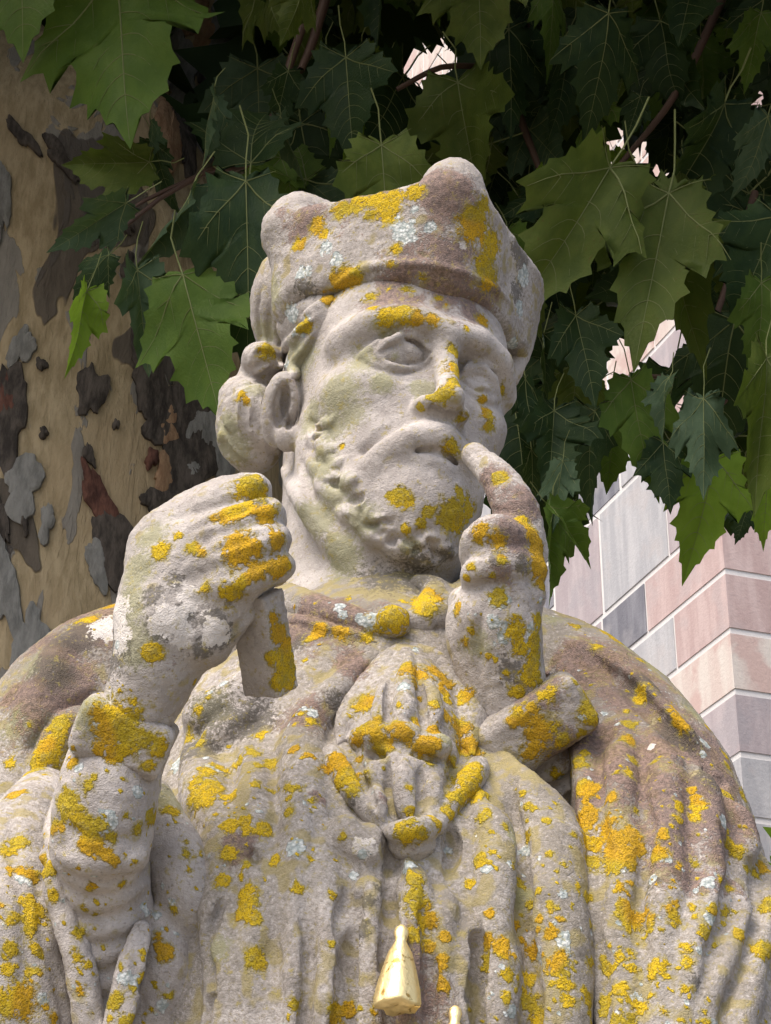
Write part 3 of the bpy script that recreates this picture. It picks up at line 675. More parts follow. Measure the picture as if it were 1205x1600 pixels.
# ------------------------------------------------------------------ node helpers
class NT:
    def __init__(self, name):
        self.m = bpy.data.materials.new(name); self.m.use_nodes = True; self.t = self.m.node_tree; self.t.nodes.clear()
        self.out = self.n('ShaderNodeOutputMaterial'); self.b = self.n('ShaderNodeBsdfPrincipled')
        self.l(self.b.outputs[0], self.out.inputs[0]); self.b.inputs['Roughness'].default_value = .9; self.b.inputs['Specular IOR Level'].default_value = .25
    def n(self, t, **k):
        x = self.t.nodes.new(t)
        for a, v in k.items(): setattr(x, a, v)
        return x
    def l(self, a, b): self.t.links.new(a, b)
    def val(self, s, v):
        if hasattr(v, 'is_linked') or hasattr(v, 'links'): self.l(v, s)
        else: s.default_value = v if not isinstance(v, tuple) or len(v) == 4 or len(s.default_value) == len(v) else (*v, 1)
    def math(self, op, a, b=0.0, c=0.0, clamp=False):
        x = self.n('ShaderNodeMath', operation=op, use_clamp=clamp)
        for s, v in zip(x.inputs, (a, b, c)): self.val(s, v)
        return x.outputs[0]
    def noise(self, scale, detail=4, rough=.55, vec=None, dist=0.0):
        x = self.n('ShaderNodeTexNoise'); x.inputs['Scale'].default_value = scale; x.inputs['Detail'].default_value = detail
        x.inputs['Roughness'].default_value = rough; x.inputs['Distortion'].default_value = dist
        self.l(vec if vec is not None else self.pos(), x.inputs['Vector']); return x.outputs[0]
    def pos(self):
        if not hasattr(self, '_p'): self._p = self.n('ShaderNodeNewGeometry').outputs['Position']
        return self._p
    def obj(self):
        if not hasattr(self, '_o'): self._o = self.n('ShaderNodeTexCoord').outputs['Object']
        return self._o
    def scaled(self, s, vec=None):
        x = self.n('ShaderNodeMapping'); x.inputs['Scale'].default_value = s; self.l(vec if vec is not None else self.pos(), x.inputs[0]); return x.outputs[0]
    def attr(self, name): return self.n('ShaderNodeAttribute', attribute_name=name).outputs['Fac']
    def step(self, v, lo, hi):
        x = self.n('ShaderNodeMapRange', interpolation_type='SMOOTHSTEP'); x.inputs[1].default_value = lo; x.inputs[2].default_value = hi; self.l(v, x.inputs[0]); return x.outputs[0]
    def mix(self, f, a, b, mode='MIX'):
        x = self.n('ShaderNodeMix', data_type='RGBA', blend_type=mode); self.val(x.inputs[0], f)
        for s, v in ((x.inputs[6], a), (x.inputs[7], b)):
            if isinstance(v, tuple): s.default_value = (*v, 1) if len(v) == 3 else v
            else: self.l(v, s)
        return x.outputs[2]
    def bump(self, hgt, strength, dist, prev=None):
        x = self.n('ShaderNodeBump'); x.inputs['Strength'].default_value = strength; x.inputs['Distance'].default_value = dist
        self.l(hgt, x.inputs['Height'])
        if prev is not None: self.l(prev, x.inputs['Normal'])
        self.l(x.outputs[0], self.b.inputs['Normal']); return x.outputs[0]
    def color(self, c): self.val(self.b.inputs[0], c)

def stone_material():
    N = NT('weathered_sandstone'); mth = N.math
    n_big = N.attr('n_big'); n_mid = N.attr('n_mid'); n_fine = N.noise(270, 3, .7); n_grain = N.noise(800, 1, .6); n_edge = N.noise(110, 4, .7)
    col = N.mix(N.step(n_mid, .3, .72), (.385, .35, .325), (.52, .48, .452))
    col = N.mix(mth('MULTIPLY', N.step(n_big, .45, .65), .45), col, (.32, .295, .268))
    col = N.mix(mth('MULTIPLY', N.step(n_fine, .55, .72), .5), col, (.22, .20, .185))
    col = N.mix(mth('MULTIPLY', N.step(n_fine, .44, .32), .3), col, (.68, .63, .59))
    gr = N.attr('grime'); gs = N.step(mth('ADD', gr, mth('MULTIPLY', mth('SUBTRACT', n_fine, .5), 1.5)), .30, 1.05)
    col = N.mix(mth('MULTIPLY', gs, .72), col, N.mix(n_mid, (.145, .128, .10), (.235, .21, .16)))
    ols = N.step(mth('ADD', mth('MULTIPLY', gr, .55), mth('MULTIPLY', mth('SUBTRACT', N.attr('n_olive'), .5), 2.4)), .48, .80)
    col = N.mix(mth('MULTIPLY', ols, .62), col, (.31, .255, .09))
    moss = N.step(mth('ADD', N.attr('moss'), mth('MULTIPLY', mth('SUBTRACT', n_fine, .5), 1.5)), .40, .95)
    col = N.mix(mth('MULTIPLY', moss, .68), col, N.mix(n_mid, (.22, .225, .10), (.37, .355, .21)))
    rust = N.step(mth('ADD', mth('ADD', N.attr('rust'), mth('MULTIPLY', mth('SUBTRACT', n_fine, .5), 1.1)), mth('MULTIPLY', mth('SUBTRACT', n_mid, .5), 1.5)), .42, .82)
    rc = N.mix(N.step(n_fine, .36, .62), (.115, .075, .062), (.285, .195, .165))
    col = N.mix(mth('MULTIPLY', rust, .80), col, rc)
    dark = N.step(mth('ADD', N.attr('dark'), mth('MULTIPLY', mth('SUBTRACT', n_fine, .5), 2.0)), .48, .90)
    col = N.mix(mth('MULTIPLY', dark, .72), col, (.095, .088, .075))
    wh = N.step(mth('ADD', N.attr('white'), mth('MULTIPLY', mth('SUBTRACT', n_edge, .5), 2.2)), .50, .58)
    col = N.mix(mth('MULTIPLY', wh, .9), col, (.66, .62, .58))
    vor = N.n('ShaderNodeTexVoronoi'); vor.inputs['Scale'].default_value = 260; N.l(N.pos(), vor.inputs['Vector'])
    pl = N.step(mth('ADD', N.attr('pale'), mth('MULTIPLY', mth('SUBTRACT', mth('SUBTRACT', 1.0, n_edge), .5), 2.0)), .50, .60)
    col = N.mix(mth('MULTIPLY', pl, .92), col, N.mix(N.step(vor.outputs['Distance'], .2, .75), (.64, .67, .65), (.33, .38, .37)))
    yn = mth('ADD', mth('MULTIPLY', mth('SUBTRACT', n_edge, .5), 1.7), mth('MULTIPLY', mth('SUBTRACT', n_fine, .5), .9))
    ya = mth('ADD', N.attr('yellow'), yn)
    ye = N.step(ya, .44, .72)
    thin = N.step(mth('ADD', N.attr('yellow'), mth('MULTIPLY', yn, 1.6)), .16, .62)
    col = N.mix(mth('MULTIPLY', thin, .68), col, (.37, .31, .10))
    yc = N.mix(N.step(n_mid, .4, .62), (.45, .34, .03), (.60, .41, .02))
    yc = N.mix(mth('MULTIPLY', N.step(n_fine, .54, .72), .5), yc, (.64, .50, .10))
    yc = N.mix(mth('MULTIPLY', N.step(mth('ADD', ya, mth('MULTIPLY', n_fine, .5)), 1.15, 1.5), .55), yc, (.30, .26, .10))
    yc = N.mix(mth('MULTIPLY', N.step(N.attr('n_hue'), .56, .66), .55), yc, (.58, .29, .02))
    yc = N.mix(mth('MULTIPLY', N.step(n_grain, .52, .64), .7), yc, (.22, .155, .02))
    col = N.mix(ye, col, yc)
    N.color(col); N.b.inputs['Roughness'].default_value = .95; N.b.inputs['Specular IOR Level'].default_value = .12
    # relief: grain, pits, crusts standing proud (one height in millimetres)
    crust = mth('ADD', mth('MULTIPLY', ye, mth('ADD', .5, mth('MULTIPLY', n_fine, 2.4))), mth('MULTIPLY', pl, mth('SUBTRACT', 2.0, vor.outputs['Distance'])))
    hgt = mth('ADD', mth('MULTIPLY', n_fine, 2.0), mth('MULTIPLY', n_grain, mth('ADD', 1.0, mth('MULTIPLY', rust, 1.4))))
    hgt = mth('ADD', hgt, mth('MULTIPLY', crust, 1.4))
    N.bump(hgt, .75, .001)
    return N.m
STONE = stone_material()
def gold_material():
    N = NT('gilding'); N.b.inputs['Metallic'].default_value = 1.0; N.b.inputs['Roughness'].default_value = .5
    n = N.noise(140, 4); N.color(N.mix(N.step(n, .56, .68), (1.0, .80, .40), (.45, .28, .07)))
    N.bump(N.noise(260, 3), .35, .002); return N.m
GOLD = gold_material()

# ------------------------------------------------------------------ statue meshes
NAMES = {'tablet': 'staff_stub', 'cuff_far': 'cuff', 'hand_far': 'hand', 'sleeve_near': 'sleeve', 'sleeve_outer': 'sleeve_drape', 'hair_far': 'hair', 'ribbon': 'ribbon_bow', 'cap': 'square_cap'}
statue = empty('stone_statue', (0, .1, .45))
tag(statue, 'lichen covered sandstone statue of a bearded man in a square cap, finger at his lips', 'statue')
made = {}
GRIME = {'robe': .84, 'cape': .8, 'collar': .8, 'ribbon': .6, 'cap': .55, 'hair': .45, 'head': .12, 'hand': .3, 'hand_far': .4, 'sleeve_near': .2, 'sleeve_outer': .4, 'cuff': .35, 'cuff_far': .5, 'sleeve': .35, 'tablet': .0}
for n in parts:
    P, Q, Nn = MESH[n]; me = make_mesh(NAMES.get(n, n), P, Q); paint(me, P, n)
    at = me.attributes.new('grime', 'FLOAT', 'POINT')
    at.data.foreach_set('value', (GRIME.get(n, .3) * (.75 + .6 * np.clip(Nn[:, 2], -.6, 1)) * np.clip(.35 + 1.3 * fbm(P * 7 + 5, 3), 0, 1.3)).astype(np.float32))
    par = made['head'] if n in ('hair', 'hair_far', 'cap') else (made['robe'] if n in ('ribbon', 'collar') else statue)
    made[n] = link(NAMES.get(n, n), me, STONE, par)
made['hand']['label'] = 'clenched fist gripping a broken square stub'
made['hand_far']['label'] = 'hand with raised forefinger touching the mouth'
made['cap']['label'] = 'square cap with rounded corner ridges and yellow lichen'
# robe skirt and plinth below the view, so that the figure stands on the ground
def prism(name, secs, mat, parent, n=48):
    P = []; F = []
    for k, (z, rx, ry, cy, pw) in enumerate(secs):
        for i in range(n):
            a = 2 * math.pi * i / n; c, s = math.cos(a), math.sin(a)
            w = 1 + (.03 * math.sin(a * 11 + k * .3) if pw == 2 else 0)
            P.append((rx * w * math.copysign(abs(c) ** (2 / pw), c), cy + ry * w * math.copysign(abs(s) ** (2 / pw), s), z))
    for k in range(len(secs) - 1):
        for i in range(n):
            j = (i + 1) % n; F.append((k * n + i, k * n + j, (k + 1) * n + j, (k + 1) * n + i))
    m = len(P); me = bpy.data.meshes.new(name)
    me.from_pydata(P, [], F + [tuple(range(n - 1, -1, -1)), tuple(range(m - n, m))]); me.update()
    return link(name, me, mat, parent)
prism('robe_skirt', [(.45, .44, .40, .12, 2), (.8, .40, .36, .12, 2), (1.2, .36, .33, .11, 2), (1.53, .33, .30, .10, 2)], STONE, statue)
prism('plinth', [(-.1, .62, .6, .12, 12), (.38, .62, .6, .12, 12), (.45, .56, .54, .12, 12)], STONE, statue)

# gilded tassels hanging from the cord
def tassel(px, py, h, w, Yoff=-.012):
    W_, ok = first_hit(np.array([px]), np.array([py + 40.0])); c = W_[0]
    S = SDF(); y0 = c[1] + Yoff
    top = A(px, py, y0 + .01); bot = A(px - 8, py + h, y0 - .012)
    ax = top - bot; L = np.linalg.norm(ax); z = ax / L; x = np.cross(UP, z); x = np.cross(np.cross(z, RT), z); x /= np.linalg.norm(x); y = np.cross(z, x)
    P = []; F = []; n = 20
    prof = [(0, .40), (0, .98), (.05, 1.0), (.20, .93), (.45, .72), (.66, .50), (.76, .34), (.80, .26), (.84, .30), (.90, .36), (.96, .30), (1.0, .12)]
    for k, (u, r) in enumerate(prof):
        for i in range(n):
            a = 2 * math.pi * i / n + .5; m = r * M(w, c) * (1 + (.10 * math.cos(a * 4) + .05 * math.cos(a * 9 + 1)) * (1 if u < .7 else .2))
            P.append(bot + z * L * (u + (.02 * math.cos(a * 5) if k == 1 else 0)) + (x * math.cos(a) + y * math.sin(a) * .7) * m)
    for k in range(len(prof) - 1):
        for i in range(n):
            j = (i + 1) % n; F.append((k * n + i, k * n + j, (k + 1) * n + j, (k + 1) * n + i))
    P = np.array(P); me = bpy.data.meshes.new('tassel'); me.from_pydata([tuple(p) for p in P], [], F + [tuple(range(n - 1, -1, -1)), tuple(range(len(P) - n, len(P)))])
    for p in me.polygons: p.use_smooth = True
    me.update(); o = link('tassel', me, GOLD, statue); return o
tassel(628, 1446, 128, 33)['label'] = 'shiny gilded tassel hanging from the cord'
tassel(712, 1572, 128, 30)['label'] = 'second gilded tassel, lower on the cord'
# ------------------------------------------------------------------ GROUND
def ground_material():
    N = NT('gravelly_ground'); n = N.noise(14, 6, .65)
    N.color(N.mix(N.step(n, .4, .62), (.13, .115, .09), (.20, .18, .15))); N.bump(N.noise(60, 4), .5, .01); return N.m
me = bpy.data.meshes.new('ground'); me.from_pydata([(-900, -900, 0), (900, -900, 0), (900, 900, 0), (-900, 900, 0)], [], [(0, 1, 2, 3)]); me.update()
tag(link('ground', me, ground_material()), kind='structure')

# ------------------------------------------------------------------ TOWER of squared stones behind the figure
def stone_block_material(name, c1, c2, c3, st=1.0):
    N = NT(name); r = N.n('ShaderNodeObjectInfo').outputs['Random']
    streak = N.noise(1, 5, .6, N.scaled((9, 9, 1.6))); blot = N.noise(3.2, 4, .55)
    c = N.mix(N.step(streak, .38, .66), c1, c2); c = N.mix(N.math('MULTIPLY', N.step(blot, .5, .62), st), c, c3)
    c = N.mix(N.math('MULTIPLY', r, .3), c, (.9, .9, .9), 'MULTIPLY')
    N.color(c); N.bump(N.noise(40, 5, .65), .5, .006); return N.m
M_PINK = stone_block_material('pink_sandstone_block', (.48, .355, .335), (.58, .455, .43), (.50, .42, .41), .6)
M_CREAM = stone_block_material('cream_patched_block', (.66, .60, .54), (.60, .50, .45), (.55, .40, .36), .9)
M_SLATE = stone_block_material('slate_grey_block', (.18, .18, .205), (.27, .27, .295), (.40, .38, .38), .35)
M_LGREY = stone_block_material('light_grey_block', (.40, .40, .415), (.51, .505, .51), (.50, .45, .43), .4)
M_MAUVE = stone_block_material('mauve_block', (.40, .345, .355), (.49, .43, .435), (.36, .34, .36), .5)
def mortar_material():
    N = NT('lime_mortar'); N.color(N.mix(N.noise(30, 4), (.66, .64, .62), (.78, .76, .74))); N.bump(N.noise(120, 4), .5, .004); return N.m
M_MORTAR = mortar_material()
YC = 8.6
corner = A(1133, 892, YC); dL = np.array([-.346, .938, 0.0]); dR = np.array([.938, .346, 0.0])
nL = np.array([-.938, -.346, 0.0]); nR = np.array([.346, -.938, 0.0])
hc = (A(1133, 892, YC)[2] - A(1133, 1080, YC)[2]) / 2
z0 = corner[2] - hc * math.floor(corner[2] / hc)
tower = empty('stone_tower', (float(corner[0]), float(corner[1]), 0))
tag(tower, 'church tower corner of pale pink and grey squared stones with white joints', 'tower')
cx, cy = corner[0], corner[1]
def wall_box(name, s0, s1, z0_, z1_, d, n, depth_in, depth_out, mat, par, chamfer=.012):
    """a block on the face through the corner along d, with chamfered front arrises"""
    o = np.array([cx, cy, 0]); V = []
    for (u, w, q) in ((s0, z0_, -depth_in), (s1, z0_, -depth_in), (s1, z1_, -depth_in), (s0, z1_, -depth_in)): V.append(o + d * u + n * q + np.array([0, 0, w]))
    for (u, w, q) in ((s0, z0_, depth_out - chamfer), (s1, z0_, depth_out - chamfer), (s1, z1_, depth_out - chamfer), (s0, z1_, depth_out - chamfer)): V.append(o + d * u + n * q + np.array([0, 0, w]))
    c = chamfer
    for (u, w) in ((s0 + c, z0_ + c), (s1 - c, z0_ + c), (s1 - c, z1_ - c), (s0 + c, z1_ - c)): V.append(o + d * u + n * depth_out + np.array([0, 0, w]))
    F = []
    for b in (0, 4):
        for i in range(4): F.append((b + i, b + (i + 1) % 4, b + 4 + (i + 1) % 4, b + 4 + i))
    F += [(8, 9, 10, 11), (3, 2, 1, 0)]
    if np.dot(np.cross(d, np.array([0, 0, 1.0])), n) < 0: F = [f[::-1] for f in F]
    return V, F
def block(name, V, F, mat, par):
    me = bpy.data.meshes.new(name); me.from_pydata([tuple(v) for v in V], [], F); me.update(); return link(name, me, mat, par)
# mortar core
Htop = 26.0; Ll, Lr = 26.0, 5.0
o = np.array([cx, cy, 0]); q = o - nL * 0 ; g = -.004
base = [o + nL * g + nR * g, o + nL * g + nR * g + dL * Ll, o + dL * Ll + dR * Lr, o + nL * g + nR * g + dR * Lr]
V = [b for b in base] + [b + np.array([0, 0, Htop]) for b in base]
core = block('mortar_core', V, [(0, 1, 5, 4), (1, 2, 6, 5), (2, 3, 7, 6), (3, 0, 4, 7), (4, 5, 6, 7)], M_MORTAR, tower)
rs = np.random.default_rng(21); jt = .019
far_V, far_F, fidx = [], [], 0
def put(d, n, s0, s1, zb, zt, mat, single):
    global far_V, far_F
    V, F = wall_box('stone_block', s0 + jt, s1 - jt, zb + jt, zt - jt, d, n, .05, float(rs.uniform(.000, .005)), mat, tower, .003)
    if single: block('stone_block', V, F, mat, tower)
    else:
        k = len(far_V); far_V += V; far_F += [tuple(i + k for i in f) for f in F]
zrow = z0 - hc; row = 0; skip_until = {}
RIGHT_MATS = {0: M_PINK, -1: M_CREAM, -2: M_MAUVE, -3: M_LGREY, 1: M_PINK, 2: M_PINK, 3: M_CREAM}
rows = int((Htop - z0) / hc)
carry = []
for k in range(-1, rows):
    zb = z0 + k * hc; zt = zb + hc; rel = round((zb - corner[2]) / hc)       # rel 0: the course standing on the joint at the corner
    vis = -5 <= rel <= 4
    # quoin: a block that turns the corner
    ql, qr = (.62, .95) if rel % 2 else (.95, .60)
    m = {0: M_PINK, -1: M_PINK, -2: M_CREAM, -3: M_MAUVE, -4: M_LGREY}.get(rel, [M_PINK, M_MAUVE, M_LGREY][rs.integers(3)])
    th = .002
    pts = [o + nL * th + nR * th, o + nL * th + nR * th + dR * qr, o - nR * .2 + dR * qr, o - nR * .2 - nL * .2, o - nL * .2 + dL * ql, o + nL * th + nR * th + dL * ql]
    Vq = [p + np.array([0, 0, zb + jt]) for p in pts] + [p + np.array([0, 0, zt - jt]) for p in pts]
    Fq = [(i, (i + 1) % 6, 6 + (i + 1) % 6, 6 + i) for i in range(6)] + [(5, 4, 3, 2, 1, 0), (6, 7, 8, 9, 10, 11)]
    if vis: block('corner_block', Vq, Fq, m, tower)
    else:
        kk = len(far_V); far_V += Vq; far_F += [tuple(i + kk for i in f) for f in Fq]
    s = ql; new_carry = []
    while s < Ll - .3:
        w = float(rs.uniform(.45, .95)); hit = [c for c in carry if c[0] < s + w and c[1] > s]
        if hit:
            if hit[0][0] - s < .25: s = hit[0][1]; continue
            w = hit[0][0] - s
        w = min(w, Ll - s); mat = [M_SLATE, M_LGREY, M_MAUVE, M_SLATE, M_LGREY, M_LGREY][rs.integers(6)]
        tall = rs.random() < .30 and not hit and w > .45
        put(dL, nL, s, s + w, zb, zt + (hc if tall else 0), mat, vis and s < 6)
        if tall: new_carry.append((s, s + w))
        s += w
    carry = new_carry
    s = qr
    while s < Lr - .3:
        w = min(float(rs.uniform(.6, 1.2)), Lr - s); mat = [M_PINK, M_PINK, M_MAUVE, M_CREAM][rs.integers(4)]
        put(dR, nR, s, s + w, zb, zt, mat, vis and s < 2.5); s += w
me = bpy.data.meshes.new('upper_stonework'); me.from_pydata([tuple(v) for v in far_V], [], far_F); me.update()
tag(link('upper_stonework', me, M_CREAM, tower), kind='stuff')

# ------------------------------------------------------------------ PLANE TREE
tree = empty('plane_tree', (float(A(140, 900, 1.5)[0]), 1.5, 0))
tag(tree, 'old plane tree with flaking camouflage bark and large drooping leaves behind the statue', 'tree')
def bark_material():
    N = NT('plane_bark'); v = N.scaled((3.2, 3.2, 1.3)); mth = N.math
    big = N.noise(1.6, 3, .5, v, .8); mid = N.noise(3.4, 4, .5, v, 1.0); fine = N.noise(26, 5, .65, N.scaled((2.2, 2.2, .6))); f2 = N.noise(120, 4, .6)
    c = N.mix(N.step(fine, .36, .66), (.27, .215, .125), (.40, .325, .205))
    c = N.mix(mth('MULTIPLY', N.step(N.noise(2.2, 3), .5, .66), .6), c, (.36, .28, .17))
    grey = N.step(mid, .575, .59); c = N.mix(mth('MULTIPLY', grey, .85), c, N.mix(fine, (.155, .15, .14), (.25, .245, .23)))
    dk = N.step(big, .60, .612); c = N.mix(mth('MULTIPLY', dk, .9), c, N.mix(fine, (.05, .042, .036), (.12, .105, .09)))
    N.color(c); h = mth('ADD', mth('MULTIPLY', mth('ADD', grey, mth('MULTIPLY', dk, 2.0)), 2.5), mth('ADD', mth('ADD', mth('MULTIPLY', fine, 6.0), mth('MULTIPLY', f2, 2.0)), mth('MULTIPLY', N.step(N.noise(9, 4, .7, N.scaled((4, 4, .7)), .6), .50, .56), -1.0)))
    N.bump(h, .8, .001); return N.m
def plate_material(name, a, b):
    N = NT(name); f = N.noise(30, 5, .65, N.scaled((2, 2, .7))); N.color(N.mix(N.step(f, .35, .65), a, b)); N.bump(N.noise(70, 5, .65, N.scaled((1.6, 1.6, .6))), .8, .006); return N.m
BARK = bark_material()
P_DARK = plate_material('old_dark_bark', (.035, .030, .026), (.10, .085, .072))
P_GREY = plate_material('grey_bark', (.15, .15, .14), (.24, .24, .225))
P_ORNG = plate_material('fresh_orange_bark', (.22, .13, .075), (.34, .225, .135))
P_RED = plate_material('red_brown_bark', (.055, .025, .02), (.15, .07, .05))
T = SDF()
T.pchain([(130, 2600, 1.5, 420), (130, 1500, 1.5, 345), (140, 1000, 1.5, 325), (120, 620, 1.5, 320), (60, 380, 1.5, 290)], 60)
T.pchain([(60, 420, 1.5, 260), (-120, 180, 1.45, 230), (-330, -250, 1.45, 220), (-500, -700, 1.5, 200)], 60)
T.pchain([(200, 560, 1.62, 200), (330, 260, 1.75, 150), (380, 40, 1.8, 135), (420, -260, 1.85, 125), (470, -700, 1.95, 110)], 50)
P, Q = mesh_sdf(T, .010)
Nn = vnormals(P, Q); P = P + Nn * ((fbm(P * np.array([5, 5, 2.5]), 3) - .5) * .05 + (fbm(P * np.array([30, 30, 12]), 3) - .5) * .010)[:, None]
trunk = link('trunk', make_mesh('trunk', P, Q), BARK, tree)
def plate(cxp, cyp, rx, ry, rot, mat, seed):
    r_ = np.random.default_rng(seed); n = 44; a = np.linspace(0, 2 * math.pi, n, endpoint=False)
    rad = 1 + r_.uniform(-.06, .06, n) + .20 * np.sin(2 * a + r_.uniform(0, 6)) + .16 * np.sin(3 * a + r_.uniform(0, 6)) + .12 * np.sin(5 * a + r_.uniform(0, 6)) + .04 * np.sin(9 * a + r_.uniform(0, 6)) + .03 * np.sin(14 * a + r_.uniform(0, 6))
    ca, sa = math.cos(math.radians(rot)), math.sin(math.radians(rot)); V = []; px = []; py = []
    for t in (0.0, .4, .75, 1.0, 1.0):
        for i in range(n):
            x = rx * rad[i] * math.cos(a[i]) * t; y = ry * rad[i] * math.sin(a[i]) * t
            px.append(cxp + x * ca - y * sa); py.append(cyp + x * sa + y * ca)
    W_, ok = T.cast(np.array(px), np.array(py), None, 2.0, 6.0, 160)
    if not ok.all(): print('plate off trunk', cxp, cyp); return
    e = .002; D = np.stack([T.eval(W_ + np.eye(3)[k] * e) - T.eval(W_ - np.eye(3)[k] * e) for k in range(3)], 1); D /= np.linalg.norm(D, axis=1)[:, None] + 1e-9
    off = (fbm(W_ * np.array([5, 5, 2.5]), 3) - .5) * .05 + (fbm(W_ * np.array([30, 30, 12]), 3) - .5) * .010
    lift = np.repeat([.009, .009, .008, .006, -.012], n); W_ = W_ + D * (off + lift + (fbm(W_ * 50, 2) - .5) * .004)[:, None]
    F = []
    for k in range(4):
        for i in range(n): F.append((k * n + i, k * n + (i + 1) % n, (k + 1) * n + (i + 1) % n, (k + 1) * n + i))
    me = bpy.data.meshes.new('bark_plate'); me.from_pydata([tuple(w) for w in W_], [], [f[::-1] for f in F]); me.update()
    for p in me.polygons: p.use_smooth = p.index < 2 * n
    link('bark_plate', me, mat, trunk)
PL = [(18, 650, 26, 78, 0, P_DARK), (12, 625, 14, 40, 5, P_RED), (143, 612, 21, 42, 8, P_DARK), (152, 772, 16, 56, -22, P_RED), (176, 850, 26, 66, -18, P_DARK), (196, 890, 20, 26, 0, P_DARK),
      (232, 585, 30, 62, -8, P_DARK), (278, 640, 52, 52, 0, P_DARK), (300, 725, 42, 74, -6, P_DARK), (252, 778, 28, 20, 0, P_DARK), (318, 672, 20, 44, -25, P_GREY), (305, 730, 16, 18, 0, P_GREY), (342, 700, 18, 60, -12, P_GREY),
      (38, 762, 30, 46, 10, P_GREY), (36, 545, 17, 32, 12, P_GREY), (73, 818, 12, 28, 6, P_GREY), (6, 905, 22, 90, -6, P_GREY), (152, 878, 18, 36, -8, P_GREY), (4, 810, 8, 50, -12, P_DARK), (4, 320, 14, 60, 0, P_GREY),
      (268, 660, 20, 32, 12, P_ORNG), (262, 738, 22, 26, 0, P_ORNG), (238, 715, 9, 16, 0, P_RED), (66, 572, 8, 10, 0, P_DARK), (70, 680, 7, 8, 0, P_DARK), (181, 664, 5, 8, 0, P_DARK), (140, 712, 7, 20, -12, P_DARK), (40, 822, 5, 14, -6, P_DARK),
      (300, 28, 28, 30, 0, P_ORNG), (322, 62, 16, 28, 0, P_ORNG), (285, 95, 26, 60, -8, P_GREY), (372, 70, 46, 70, 6, P_GREY), (384, 124, 26, 32, 0, P_ORNG), (335, 112, 18, 34, 0, P_DARK), (258, 208, 22, 62, 6, P_ORNG), (284, 214, 14, 52, -8, P_DARK), (292, 160, 20, 20, 0, P_GREY),
      (48, 1000, 26, 50, 0, P_GREY), (95, 250, 12, 40, -40, P_DARK), (190, 330, 10, 36, -30, P_DARK), (36, 215, 10, 34, -40, P_DARK), (330, 320, 26, 26, 0, P_DARK), (300, 350, 30, 40, 10, P_GREY), (200, 420, 10, 26, 0, P_DARK)]
for i, p in enumerate(PL): plate(*p, seed=100 + i)

